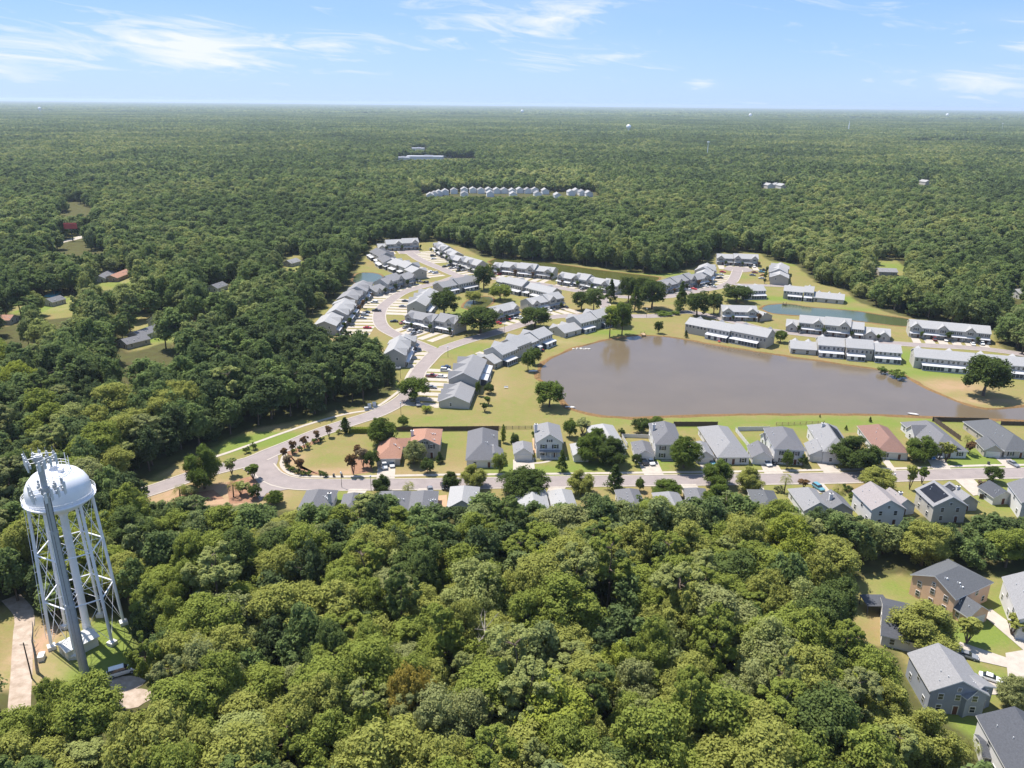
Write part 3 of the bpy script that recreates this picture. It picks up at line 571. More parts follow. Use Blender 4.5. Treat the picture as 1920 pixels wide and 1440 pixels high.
# detached houses: ridge end far from / near to the camera in the photo, with the ridge and eave heights
def house(name, desc, cat, segs, wall, roof, extras=(), shut=False, group='detached houses along the main street'):
    s0 = segs[0]; a = G(*s0[0], s0[2]); T = thing(name, (a[0], a[1], 0), desc, cat, group)
    for s in segs:
        p0, p1, zr, W, ze, e0, e1 = s[:7]; o = s[7] if len(s) > 7 else ''; kw = s[8] if len(s) > 8 else {}
        segment(T, G(*p0, zr), G(*p1, zr), zr, W, ze, e0, e1, kw.get('wall', wall), kw.get('roof', roof), o, shut=shut)
    for ex in extras:
        k = ex[0]; mb = MB(); mb.o = tuple(T.location)
        if k == 'chimney': p = G(*ex[1], ex[2]); chimney(T, p, 0 if len(ex) > 3 else ex[2]-2.5, ex[2]+.9, None)
        elif k == 'porch':                       # (left px, right px) at the front wall foot
            a, b_ = V2(G(*ex[1])), V2(G(*ex[2])); d = (b_-a)/np.linalg.norm(b_-a); n = np.array([d[1], -d[0]])
            if not toward_cam(a, n): n = -n
            w = np.linalg.norm(b_-a); c = (a+b_)/2; mb.obox(c+n*1.0, d, w/2+.2, 1.3, 2.75, 2.95, 0); mb.obox(c+n*1.0, d, w/2, 1.1, 0, .25, 1)
            for j in range(5): mb.obox(a+(b_-a)*j/4+n*2.0, d, .10, .10, .2, 2.75, 1)
            mb.build('porch', [roof, WHITE], T)
        elif k == 'solar':                       # corner pixels on the roof slope, with heights
            P = [(*G(q[0], q[1], q[2]), q[2]+.16) for q in ex[1]]; mb.add(P+[(x, y, z-.08) for x, y, z in P], [(0, 1, 2, 3), (0, 4, 5, 1), (1, 5, 6, 2), (2, 6, 7, 3), (3, 7, 4, 0)]); mb.build('solar_panels', [SOLAR], T)
        elif k == 'solars':                      # panels on a slope of segment ex[1]: side, from/to along, from/to across
            s = segs[ex[1]]; x0, x1 = V2(G(*s[0], s[2])), V2(G(*s[1], s[2])); u = (x1-x0)/np.linalg.norm(x1-x0); n = np.array([-u[1], u[0]])*ex[2]; W = s[3]; L = np.linalg.norm(x1-x0)
            q = []
            for a_, b_ in ((ex[3], ex[5]), (ex[4], ex[5]), (ex[4], ex[6]), (ex[3], ex[6])):
                p = x0+u*a_*L+n*b_*W/2; q.append((p[0], p[1], s[2]-(s[2]-s[4])*b_+.14))
            mb.add(q+[(x, y, z-.09) for x, y, z in q], [(0, 1, 2, 3), (3, 2, 1, 0), (0, 4, 5, 1), (1, 5, 6, 2), (2, 6, 7, 3), (3, 7, 4, 0)]); mb.build('solar_panels', [SOLAR], T)
        elif k == 'pergola':
            c = V2(G(*ex[1])); mb.obox(c, (1, 0), 3, 2.5, 2.5, 2.65, 0)
            for sx in (-2.7, 2.7):
                for sy in (-2.2, 2.2): mb.obox((c[0]+sx, c[1]+sy), (1, 0), .1, .1, 0, 2.5, 0)
            mb.build('awning', [RDARK], T)
    return T
N = 'house'
house(N, 'terracotta roofed house with a low garage, left end of the main street', N, [((733,820),(729,838),5.3,9,2.8,'hip','hip','g'), ((800,803),(796,822),7.8,11,5.2,'hip','gable'), ((745,822),(782,820),5.0,6,2.9,'gable','gable','',{'wall':SIDW})], SIDB, RRED, [('chimney',(773,812),6.5,1)], shut=True)
house(N, 'dark blue grey roofed house second from the left on the far side', N, [((905,801),(904,830),7.2,11.5,3.2,'hip','hip'), ((925,832),(928,848),5.2,7,3.1,'gable','gable','')], SIDW, RMID, [('porch',(905,864),(940,864))])
house(N, 'white two storey house with open garage and dark shutters behind the street oak', N, [((1027,791),(1031,814),9.4,10,6.0,'hip','gable'), ((980,826),(982,840),5.2,7.2,2.8,'hip','gable','g')], SIDW, RGREY, [('chimney',(1005,800),8.5,1),('porch',(1012,857),(1050,857))], shut=True)
house(N, 'light grey hip roofed bungalow behind the street tree cluster', N, [((1130,794),(1143,816),6.2,11,3,'hip','hip'), ((1087,829),(1092,844),4.8,6.5,2.7,'hip','gable','g')], SIDW, RLIGHT)
house(N, 'white two storey house with tall white chimney side and double garage, two cars before it', N, [((1245,789),(1252,808),9.2,10,6,'hip','hip'), ((1204,825),(1211,844),5.2,7.2,2.8,'hip','gable','g')], SIDW, RMID, [('chimney',(1226,800),8.0,1)], shut=True)
house(N, 'long light grey hip roofed bungalow with white picket front, right of the big street tree', N, [((1346,797),(1369,829),6.2,12,3,'hip','hip'), ((1313,826),(1324,846),5,6.8,2.7,'hip','gable','g')], SIDW, RGREY, shut=True)
house(N, 'two storey white house with dark shutters inside a white fenced yard', N, [((1467,799),(1477,816),9.2,11,6,'hip','hip'), ((1421,825),(1432,847),5.2,7.6,2.8,'gable','gable','g'), ((1430,812),(1450,812),5,6,3,'gable','gable','',{'roof':RDARK})], SIDW, RMID, [('porch',(1452,850),(1494,850))], shut=True)
house(N, 'pale grey house with black solar panels left of the round dark tree', N, [((1550,793),(1568,820),8.2,11,4.8,'hip','hip'), ((1530,821),(1541,843),5.2,8,2.8,'gable','gable','g')], SIDW, RGREY, [('chimney',(1543,798),7.6),('solars',0,1,.0,1.0,.15,.75)])
house(N, 'brown red hip roofed bungalow on the main street', N, [((1647,795),(1668,820),6.4,11.5,3,'hip','hip')], SIDW, RBRN, shut=True)
house(N, 'grey roofed bungalow with a side wing behind the street trees and blue car', N, [((1737,788),(1770,815),6.6,13,3,'hip','hip'), ((1708,797),(1738,797),6.0,7,3,'gable','gable'), ((1775,816),(1788,832),5.4,8,3,'gable','gable')], SIDW, RMID, shut=True)
house(N, 'charcoal roofed house with a small single garage at the right edge, far side', N, [((1857,786),(1901,815),6.6,13,3,'hip','hip'), ((1849,816),(1867,834),5.2,6.8,2.8,'gable','gable','g')], SIDB, RCHAR, [('porch',(1888,848),(1925,848))], shut=True)
house(N, 'grey hip roofed bungalow with a white chimney, leftmost on the near side', N, [((597,917),(587,938),6,10.1,3,'hip','hip')], SIDW, RMID, [('chimney',(618,930),5.6,1)])
house(N, 'small grey roofed bungalow, second from the left on the near side', N, [((663,923),(658,942),5.4,7.6,2.9,'hip','hip')], SIDW, RMID)
house(N, 'grey roofed bungalow behind the reddish street tree on the near side', N, [((738,920),(733,943),5.8,10.1,3,'hip','gable')], SIDW, RMID)
house(N, 'grey roofed bungalow between the small palm and the brown patio', N, [((795,919),(792,942),5.6,8.8,3,'hip','hip')], SIDW, RMID)
house(N, 'light blue grey roofed bungalow right of the brown patio, near side', N, [((870,910),(866,938),6,9.7,3,'hip','gable')], SIDW, RLIGHT)
house(N, 'light grey gabled bungalow just below the large street oak', N, [((996,912),(1001,938),6,10.1,3,'hip','hip')], SIDW, RLIGHT)
house(N, 'light grey bungalow between the street oak and the olive street trees', N, [((1053,916),(1062,943),5.8,8.0,3,'hip','gable')], SIDW, RLIGHT)
house(N, 'grey hip roofed bungalow below the thin street tree', N, [((1180,915),(1190,938),5.6,8.0,3,'hip','hip')], SIDW, RMID)
house(N, 'pale grey hip roofed bungalow right of the thin street tree', N, [((1254,921),(1266,946),5.8,8.8,3,'hip','hip')], SIDW, RGREY)
house(N, 'small grey roofed garage house beside the wide pale driveway', N, [((1306,914),(1313,932),5,7.5,2.8,'hip','hip')], SIDW, RMID)
house(N, 'small dark hip roofed house left of the tall street palm', N, [((1432,918),(1440,936),5.2,8.5,2.9,'hip','hip')], SIDW, RCHAR)
house(N, 'pale grey roofed bungalow below the red leaved street tree', N, [((1515,913),(1538,942),6,9.2,3,'hip','gable')], SIDW, RGREY)
house(N, 'small grey house with white chimney left of the round hedge', N, [((1558,917),(1580,943),5.8,8.5,3,'gable','gable')], SIDB, RMID, [('chimney',(1558,931),5.6)])
house(N, 'two storey white house with mottled brown grey roof on the near side', N, [((1632,902),(1671,938),9,11,5.8,'gable','gable'), ((1668,913),(1702,936),5.8,8,3,'gable','gable')], SIDW, roofm('mottled_shingle', (.30,.27,.27)), [('chimney',(1688,928),5.4)])
house(N, 'two storey cream house with black solar panels on the near side', N, [((1751,900),(1788,932),9,11,5.8,'gable','gable'), ((1780,902),(1820,929),5.8,8,3,'gable','gable')], SIDING, RGREY, [('chimney',(1796,917),5.4),('solars',0,-1,.12,.88,.12,.85),('solars',1,-1,.1,.45,.15,.8)])
house(N, 'small white garage with dark roof beside the round street tree', 'garage', [((1855,900),(1887,921),5,7.8,2.8,'gable','gable')], SIDW, RDARK, group=None)
house(N, 'white two storey house cut by the right edge of the photo on the near side', N, [((1928,893),(1958,930),9,11,5.8,'gable','gable')], SIDW, RMID)
Q = 'detached houses in the lower right corner'
house(N, 'tan two storey house with dark roof and front garage, lower right', N, [((1797,1061),(1753,1080),9,12.5,5.8,'hip','gable'), ((1798,1108),(1842,1136),5.6,7.5,3,'gable','gable','g')], SIDT, RCHAR, [], group=Q)
house(N, 'dark roofed single storey house with a black awning, left of the tan house', N, [((1655,1133),(1716,1147),6.2,16.5,3,'gable','hip')], SIDW, RDARK, [('pergola',(1638,1142))], group=Q)
house(N, 'grey two storey house with roof vents below the big yard tree', N, [((1759,1205),(1806,1277),9,12,5.8,'gable','gable'), ((1806,1258),(1846,1286),7.2,9,5.2,'gable','gable','')], mat('blue_grey_siding', (.27,.29,.33), (.23,.25,.29), .5, .7), RGREY, [], group=Q)
house(N, 'two storey white house with blue black roof and sunroom in the bottom right corner', N, [((1902,1324),(1975,1440),9,13,5.8,'gable','gable'), ((1836,1388),(1862,1393),4.0,6,2.8,'gable','gable')], SIDW, RDARK, [], group=Q)
house(N, 'pale house cut by the right edge, right of the tan house', N, [((1925,1070),(1962,1150),8.8,10,5.8,'gable','gable')], SIDW, RGREY, [], group=Q)
Q = 'houses among the trees on the left'
house(N, 'long low grey roofed house with a gabled upper part in the left woods', N, [((303,585),(287,592),8,9,5,'gable','gable'), ((294,607),(249,622),5,10,2.9,'gable','gable'), ((272,625),(226,636),4.8,10,2.8,'gable','gable')], SIDB, RMID, group=Q)
house(N, 'grey brown roofed house beside the blue pool in the left woods', N, [((113,553),(86,560),4.8,9,2.8,'gable','gable')], SIDB, RMID, group=Q)
house(N, 'terracotta roofed ranch house among the left woods', N, [((237,504),(206,516),4.8,10,2.8,'gable','gable')], BRICK, RRED, group=Q)
house(N, 'grey roofed house just left of the terracotta ranch house', N, [((204,506),(184,517),4.8,9,2.8,'gable','gable')], SIDB, RMID, group=Q)
house(N, 'red brown roofed house cut by the left edge of the photo', N, [((-8,590),(26,590),4.8,10,2.8,'gable','gable')], SIDB, RRED, group=Q)
house(N, 'grey roofed house between pale round trees left of the estate woods', N, [((396,534),(417,527),5,9,2.8,'gable','gable')], SIDB, RMID, group=Q)
house(N, 'pale roofed house by the small clearing above the estate woods', N, [((537,488),(556,483),5,9,2.8,'gable','gable')], SIDB, RGREY, group=Q)
house(N, 'grey roofed house with a red car in the small meadow beyond the right woods', N, [((1645,502),(1681,503),5,10,2.9,'gable','gable')], SIDB, RGREY, group=None)
house(N, 'white gabled house at the right edge among the woods', N, [((1903,542),(1924,540),6,10,3.2,'gable','gable')], SIDW, RLIGHT, group=None)
_ORD = 'first second third fourth fifth sixth seventh eighth ninth tenth'.split()
# far estate of houses: one thing each
xs = [(340,578),(365,570),(392,562),(430,556),(483,550),(545,545),(597,545),(645,548),(692,546),(740,548),(785,548),(833,552),(878,546),(925,548),(968,545),(1030,552),(1142,530),(1185,560),(1217,552),(1252,560),(1292,566),(1105,578),(545,570),(700,566),(838,572),(985,568)]
for i, (cx, cy_) in enumerate(xs):
    px, py = 700+cx/3.2, 180+cy_/3.2; rk = sorted(q[0] for q in xs).index(cx)+1; a = G(px, py, 8); far = cy_ > 565
    T = thing('distant_house', (a[0], a[1], 0), 'pale roofed far estate house, number %s counting from the left%s' % (numw(rk), ', in the nearer row' if far else ''), 'house', 'distant houses in the far estate')
    segment(T, (a[0]-1, a[1]+8), (a[0]+1, a[1]-8), 8.0, 10.5, 5, 'gable', 'gable', WHITE, (RLIGHT, RGREY, RLIGHT)[i % 3], 'n')
for i, (px, py) in enumerate([(1441,344),(1453,343),(1466,345),(1735,338)]):
    a = G(px, py, 7); T = thing('distant_house', (a[0], a[1], 0), ['leftmost', 'middle', 'rightmost', 'lone'][i]+(' white house of three in a tiny clearing in the right woods' if i < 3 else ' white house showing above the right woods near the edge'), 'house')
    segment(T, (a[0]-2, a[1]+8), (a[0]+2, a[1]-8), 8, 12, 5, 'gable', 'gable', SIDW, RLIGHT, 'n')
for i, (px, py, w, d, h) in enumerate([(797,292,80,26,9),(752,294,36,20,8),(783,277,34,24,9),(832,287,36,22,9),(861,286,26,22,9),(879,282,20,40,10)]):
    a = G(px, py, h); T = thing('distant_building', (a[0], a[1], 0), 'pale distant building beyond the far estate, %s' % ['widest, with a light flat roof', 'at the left end', 'in the farther row at left', 'in the middle of the group', 'second from the right', 'tall narrow one at the right end'][i], 'building', 'pale distant commercial buildings')
    mb = MB(); mb.obox((0, 0), (1, 0), w/2, d/2, 0, h-1.2); mb.build('wall', WHITE, T); mb = MB(); mb.obox((0, 0), (1, 0), w/2+.6, d/2+.6, h-1.2, h-.4); mb.obox((w*.1, d*.1), (1, 0), w*.12, d*.15, h-.4, h+1.2); mb.build('roof', RWHT, T)
for i in range(8):
    px = 1712+i*19; a = G(px, 256, 8); T = thing('distant_house', (a[0], a[1], 0), 'tiny white far house, %s from the left of the far right row of eight' % _ORD[i], 'house', 'tiny white houses in a far row')
    segment(T, (a[0]-8, a[1]), (a[0]+8, a[1]), 19, 22, 14, 'gable', 'gable', SIDW, RLIGHT, 'n')
structure(DRV.build('driveway', CONC))
# driveways, paths and patios of the detached houses
PV = MB()
QZ = [.05]
def quad(pts):
    QZ[0] += .004; PV.poly(GP(pts), QZ[0])
for q in [[(709,872),(742,872),(740,897),(706,897)],[(962,862),(1001,862),(1004,890),(962,890)],[(1196,865),(1233,865),(1245,891),(1208,891)],[(1309,862),(1337,862),(1345,890),(1318,890)],[(1422,862),(1452,862),(1470,889),(1434,889)],
          [(1524,858),(1553,858),(1578,888),(1546,888)],[(1648,857),(1660,853),(1682,884),(1670,884)],[(1733,850),(1762,850),(1784,881),(1750,881)],[(1850,845),(1878,845),(1915,878),(1888,878)],[(640,948),(668,948),(690,917),(655,917)],[(770,940),(800,942),(812,916),(785,916)],
          [(1018,935),(1040,940),(1062,913),(1030,913)],[(1275,908),(1305,908),(1330,945),(1285,940)],[(1410,912),(1430,910),(1440,940),(1405,930)],[(1520,908),(1545,908),(1560,925),(1535,925)],[(1790,899),(1825,898),(1850,925),(1825,930)],
          [(1838,1150),(1858,1142),(1930,1195),(1925,1225)],[(1795,1210),(1800,1204),(1900,1238),(1905,1256),(1800,1232)],[(1835,1275),(1850,1262),(1905,1282),(1905,1305),(1845,1302)],[(1885,1225),(1945,1215),(1960,1290),(1890,1275)]]: quad(q)
PV.m = 0
for pts, w in (([(990,868),(1010,868),(1030,864),(1037,856)],1.2),([(1240,864),(1262,864)],1.0),([(1660,845),(1672,855)],1.0),([(1848,848),(1857,858)],1.0)): strip(PV, smooth_line(GP(pts), 1), 0, w, .045)
structure(PV.build('house_driveway', CONC))
PT = MB(); PT.poly(GP([(817,930),(838,928),(838,958),(814,958)]), .06); PT.poly(GP([(998,822),(1012,822),(1012,850),(1000,850)]), .06); structure(PT.build('patio', mat('patio_brick', (.42,.28,.17), (.34,.22,.14), 1, .9)))
MU = MB()
for pts in ([(425,905),(470,893),(490,905),(500,925),(490,940),(430,945)],[(330,930),(400,918),(420,935),(340,945)],[(655,862),(690,850),(700,885),(660,890)],[(560,870),(545,860),(535,845),(550,838),(575,830),(600,822),(602,826),(566,842),(548,856),(562,878),(600,886),(598,890),(566,886)]): MU.poly(GP(pts), .03)
structure(MU.build('mulch_bed', MULCH))
# swimming pool, distant billboard
def slab_thing(name, px, z0, z1, m, desc, cat):
    pts = GP(px); cx_ = sum(p[0] for p in pts)/len(pts); cy_ = sum(p[1] for p in pts)/len(pts); mb = MB(); mb.o = (cx_, cy_, 0); n = len(pts)
    mb.add([(p[0], p[1], z0) for p in pts]+[(p[0], p[1], z1) for p in pts], [tuple(range(n, 2*n))]+[(i, (i+1) % n, n+(i+1) % n, n+i) for i in range(n)]); o = mb.build(name, m, loc=(cx_, cy_, 0)); return tag(o, desc, cat)
slab_thing('swimming_pool', [(83,556),(100,546),(116,548),(100,558)], .02, .5, POOL, 'blue swimming pool behind the grey brown house in the left woods', 'pool')
bx_, by_ = G(137,452)
T = thing('billboard', (bx_, by_, 0), 'red roadside billboard on a dark post beside the distant road', 'billboard')
mb = MB(); mb.tube((0,0,0),(0,0,11),.45); mb.build('post', POLEM, T); mb = MB(); mb.obox((0,0),(1,0.1),5.6,.3,11,16,0); mb.obox((0,.4),(1,.1),5.7,.1,10.9,16.1,1); mb.build('panel', [mat('red_panel', (.55,.09,.07), (.45,.07,.06), .5, .5), POLEM], T)
def lit(s, n): 
    mb = MB()
    for (a, b, c, d) in s: mb.obox((a, -.36-.0*b), (1, .1), c, .03, b, b+d)
    return mb.build(n, WHITE, T)
lit([(-2.6, 14.1, 1.7, .5), (-1.4, 13.1, 2.9, .4), (-2.8, 12.1, 1.4, .4)], 'lettering')

# ---------------------------------------------------------------- water tower, mast and other tall things
TX, TY = -100.0, 153.5
T = thing('water_tower', (TX, TY, 0), 'white dome topped water tower on six slanting legs at the left edge', 'water tower')
ZB, RT = 36.3, 6.55
mb = MB(); prof = [(.02, ZB-2.0), (2.8, ZB-1.7), (5.1, ZB-1.0), (6.3, ZB-.1), (RT-.05, ZB+.6), (RT, ZB+1.1), (RT, ZB+2.6), (RT-.25, ZB+4.0), (RT-.85, ZB+5.2), (RT-1.8, ZB+6.3), (RT-3.2, ZB+7.2), (RT-5.0, ZB+7.7), (.02, ZB+7.9)]
mb.lathe((0, 0), prof, 64); mb.build('tank', STEELW, T, smooth=True)
mb = MB(); mb.lathe((0, 0), [(RT+.02, ZB+.75), (RT+.75, ZB+.75), (RT+.75, ZB+.95), (RT+.02, ZB+.95)], 48); mb.build('balcony', STEELW, T)
mb = MB()
for i in range(36):
    a = 2*pi*i/36; mb.tube((cos(a)*(RT+.7), sin(a)*(RT+.7), ZB+.95), (cos(a)*(RT+.7), sin(a)*(RT+.7), ZB+2.0), .035, n=4)
for z in (1.5, 2.0):
    for i in range(36): a, b = 2*pi*i/36, 2*pi*(i+1)/36; mb.tube((cos(a)*(RT+.7), sin(a)*(RT+.7), ZB+z), (cos(b)*(RT+.7), sin(b)*(RT+.7), ZB+z), .04, n=4, caps=False)
mb.build('balcony_railing', STEELW, T)
mb = MB(); R2 = 3.1; ZT = ZB+7.25
for i in range(16):
    a, b = 2*pi*i/16, 2*pi*(i+1)/16; mb.tube((cos(a)*R2, sin(a)*R2, ZT), (cos(a)*R2, sin(a)*R2, ZT+1.35), .045, n=5)
    for z in (.7, 1.35): mb.tube((cos(a)*R2, sin(a)*R2, ZT+z), (cos(b)*R2, sin(b)*R2, ZT+z), .045, n=5, caps=False)
for i in (1, 3, 12, 14): a = 2*pi*i/16; mb.tube((cos(a)*R2, sin(a)*R2, ZT), (cos(a)*R2, sin(a)*R2, ZT+3.0), .07, n=5)
mb.build('roof_railing', STEELW, T)
mb = MB(); mb.lathe((0, 0), [(.7, ZB+7.7), (.7, ZB+8.4), (1.15, ZB+8.6), (1.2, ZB+8.8), (.6, ZB+9.05), (.02, ZB+9.1)], 24); mb.obox((2.0, -.8), (1, 0), .5, .5, ZB+7.4, ZB+8.1); mb.build('roof_vent', STEELW, T)
mb = MB(); mb.lathe((0, 0), [(.95, 0), (.95, 3), (.82, 5), (.82, ZB-4), (1.5, ZB-2.6), (2.2, ZB-1.9)], 24); mb.build('riser_pipe', STEELW, T, smooth=True)
legs = []
for k in range(6):
    a = rad(37+60*k); top = Vector((cos(a)*(RT-.35), sin(a)*(RT-.35), ZB+1.0)); bot = Vector((cos(a)*7.7, sin(a)*7.7, .9)); legs.append((bot, top))
    mb = MB(); mb.tube(bot, top, .36, .33, n=12); mb.tube(bot-Vector((0,0,.02)), bot+Vector((0,0,.15)), .62, n=12); mb.build('leg', STEELW, T, smooth=False)
    mb = MB(); u = (cos(a), sin(a)); mb.obox((bot.x, bot.y), u, .85, .85, 0, .9); mb.build('footing', WHITE, T)
def lp(k, z): b, t_ = legs[k % 6]; f = (z-b.z)/(t_.z-b.z); return b+(t_-b)*f
for lv in (12.5, 24.5):
    for k in range(6):
        mb = MB(); mb.tube(lp(k, lv), lp(k+1, lv), .17, n=6); mb.build('strut', STEELW, T)
    mb = MB()
    for k in range(6): c = lp(k, lv); mb.tube(c, (0, 0, lv), .05, n=4)
    mb.build('riser_ties', STEELW, T)
mb = MB()
for z0, z1 in ((1.2, 12.5), (12.5, 24.5), (24.5, ZB-.3)):
    for k in range(6): mb.tube(lp(k, z0), lp(k+1, z1), .055, n=4); mb.tube(lp(k+1, z0), lp(k, z1), .055, n=4)
mb.build('brace_rods', STEELW, T)
mb = MB(); b, t_ = legs[3]; o = Vector((cos(rad(217)), sin(rad(217)), 0))*.75; sd_ = Vector((-o.y, o.x, 0)).normalized()*.22
for s in (-1, 1): mb.tube(lp(3, 3)+o+sd_*s, t_+o+sd_*s, .04, n=4)
for i in range(70): p = lp(3, 3+i*.44)+o; mb.tube(p-sd_, p+sd_, .02, n=3)
for i in range(6): p = lp(3, 4+i*5.5); mb.tube(p, p+o, .04, n=4)
mb.build('ladder', STEELW, T)
# steel mast with two antenna platforms
MX, MY = -94.4, 140.9
T = thing('cell_mast', (MX, MY, 0), 'thick grey tapering phone mast in front of the water tower, crowned by white antennas', 'phone mast')
mb = MB()
for a, b, r0, r1 in ((0, 18, .95, .83), (18, 36, .815, .68), (36, 53.2, .665, .54)): mb.tube((0, 0, a), (0, 0, b), r0, r1, n=18)
for z in (18, 36): mb.tube((0, 0, z-.6), (0, 0, z+.1), .93 if z < 20 else .77, n=18)
mb.build('pole', STEELG, T, smooth=False)
def platform(z, R, seed, n):
    rr = random.Random(seed); mb = MB()
    for s in range(3):
        a = rad(100+120*s); c = Vector((cos(a), sin(a), 0)); t_ = Vector((-sin(a), cos(a), 0))
        for dz in (0, 1.0): mb.tube(tuple(c*.5+Vector((0, 0, z+dz))), tuple(c*R*.62+Vector((0, 0, z+dz))), .08, n=5); mb.tube(tuple(c*R*.62-t_*R*.62+Vector((0, 0, z+dz))), tuple(c*R*.62+t_*R*.62+Vector((0, 0, z+dz))), .07, n=5)
    mb.tube((0, 0, z-.3), (0, 0, z+1.3), .85, n=12); mb.build('antenna_platform', STEELG, T)
    for s in range(3):
        a = rad(100+120*s); c = Vector((cos(a), sin(a), 0)); t_ = Vector((-sin(a), cos(a), 0)); ux = (c.x, c.y)
        for j in range(n):
            p = c*(R*.68)+t_*R*.62*(2*j/(n-1)-1); h = rr.uniform(1.9, 2.6); mb = MB(); mb.tube((p.x, p.y, z-1.2), (p.x, p.y, z+2.2), .05, n=5, m=1)
            q = p+c*.25; mb.obox((q.x, q.y), ux, .11, rr.uniform(.17, .27), z-.9, z-.9+h, 0); mb.obox((q.x, q.y), ux, .13, .15, z-.86+h, z-.78+h, 0); mb.build('panel_antenna', [ANTW, STEELG], T)
            if rr.random() < .8: q = p-c*.25; mb = MB(); mb.obox((q.x, q.y), ux, .14, .2, z-.3, z+.5, 0); mb.build('radio_unit', ANTW, T)
platform(51.7, 3.1, 1, 4); platform(44.9, 3.6, 2, 4)
mb = MB()
for i in range(6): a = i; mb.tube((cos(a)*.9, sin(a)*.9, 2), (cos(a)*.66, sin(a)*.66, 44), .04, n=4)
mb.build('cables', POLEM, T)
# equipment shed below the tower
sx, sy = G(143,1209); T = thing('equipment_shed', (sx, sy, 0), 'low white metal shed with a shallow roof at the foot of the water tower', 'shed')
a, b = V2(G(112,1212,3.2)), V2(G(176,1180,3.2)); segment(T, a, b, 3.35, 5.2, 2.6, 'gable', 'gable', WHITE, mat('shed_roof', (.60,.60,.58), (.52,.52,.50), .6, .5), 'n')
u = (b-a)/np.linalg.norm(b-a); mb = MB(); mb.o = tuple(T.location); mb.obox(a+u*.36, (u[1], -u[0]), .5, .06, .1, 2.1); mb.build('door', SIDG, T)
def misc_box(name, px, py, w, d, h, m, desc, cat, z=0, rot=0.3, m2=None):
    x, y = G(px, py); mb = MB(); u = (cos(rot), sin(rot)); mb.obox((0, 0), u, w/2, d/2, 0, h*.86, 0); mb.obox((0, 0), u, w/2*1.06, d/2*1.06, h*.86, h, 1); o = mb.build(name, [m, m2 or m], loc=(x, y, z)); return tag(o, desc, cat)
misc_box('fuel_tank', 79, 1236, 1.2, 2.0, 1.3, WHITE, 'small white tank on the grass beside the leaning dead trunk', 'tank')
# wooden poles by the tower and a dead trunk
def pole(name, px, py, h, m, desc, cat, r=.15, arm=None, lean=(0, 0), lamp=False):
    x, y = G(px, py); T = thing(name, (x, y, 0), desc, cat); mb = MB(); mb.tube((0, 0, 0), (lean[0], lean[1], h), r, r*.7, n=7); mb.build('post', m, T)
    if arm: mb = MB(); mb.tube((lean[0]-arm, lean[1], h-.6), (lean[0]+arm, lean[1], h-.6), .07, n=5); mb.build('crossarm', m, T)
    if lamp: mb = MB(); mb.lathe((lean[0], lean[1]), [(.08, h), (.28, h+.15), (.30, h+.55), (.16, h+.8), (.02, h+.85)], 10); mb.build('lamp_head', [ANTW], T)
    return T
pole('utility_pole', 60, 1272, 9.5, POLEM, 'dark wooden utility pole beside the gravel track', 'utility pole', .17, 0.9)
x, y = G(71, 1262); T = thing('dead_tree', (x, y, 0), 'bare pale dead tree trunk leaning beside the gravel track', 'dead tree')
mb = MB(); rr = random.Random(3); prev = Vector((0, 0, 0))
for i in range(8): nx_ = prev+Vector((rr.uniform(-.1, .45), rr.uniform(-.2, .3), 1.7)); mb.tube(prev, nx_, .38-.04*i, .34-.04*i, n=7, caps=False); prev = nx_
mb.build('trunk', PALEBARK, T)
mb = MB(); prev = Vector((.5, 0, 5))
for i in range(7): q = Vector((.3+.17*i, .1*i, 4+1.35*i)); e = q+Vector((rr.uniform(-1.6, 1.6), rr.uniform(-1.2, 1.2), rr.uniform(.7, 1.9))); mb.tube(q, e, .08, .02, n=4)
mb.build('branches', PALEBARK, T)
for px, py, d in [(696,921,'street lamp left of the reddish street tree'),(752,779,'street lamp beside the winding street above the round lawn tree'),(1673,917,'street lamp right of the olive street tree'),(1212,595,'street lamp on the lane north of the lake'),(840,670,'street lamp at the road fork lawn'),
                   (751,710,'lamp post beside the woods edge on the winding street'),(946,626,'lamp post on the street before the round dark oaks'),(641,914,'low lamp post on the verge of the near side lawn'),(1333,640,'lamp post')][:8]:
    pole('street_lamp', px, py, 5.0, POLEM, 'dark '+d, 'street lamp', .09, lamp=True)
# far water towers, steeple and masts above the woods
def far_tower(px, py, D, h, R, desc, kind='column'):
    a = (px-960)/FPX; x = D*a/ cos(PITCH)*1.0; x, y = (px-960)/FPX*(D*cos(PITCH)+CAMH*sin(PITCH)), D; T = thing('water_tower', (x, y, 0), desc, 'water tower', 'far water towers on the horizon')
    mb = MB(); mb.tube((0, 0, 0), (0, 0, h-R), R*.32, R*.25, n=10); mb.build('column', STEELW, T)
    mb = MB(); mb.lathe((0, 0), [(.1, h-2.0*R), (R*.8, h-1.6*R), (R, h-R), (R*.8, h-.4*R), (.1, h)], 20); mb.build('tank', STEELW, T, smooth=True)
far_tower(1173, 0, 3300, 46, 10, 'larger white round far water tower right of the middle of the horizon'); far_tower(974, 0, 9000, 58, 17, 'tiny white far water tower at the middle of the horizon'); far_tower(1401, 0, 8000, 52, 16, 'tiny white far water tower three quarters across the horizon')
far_tower(1770, 0, 9500, 60, 18, 'tiny white far water tower at the right of the horizon'); far_tower(71, 0, 7000, 56, 14, 'tiny white far water tower at the left end of the horizon')
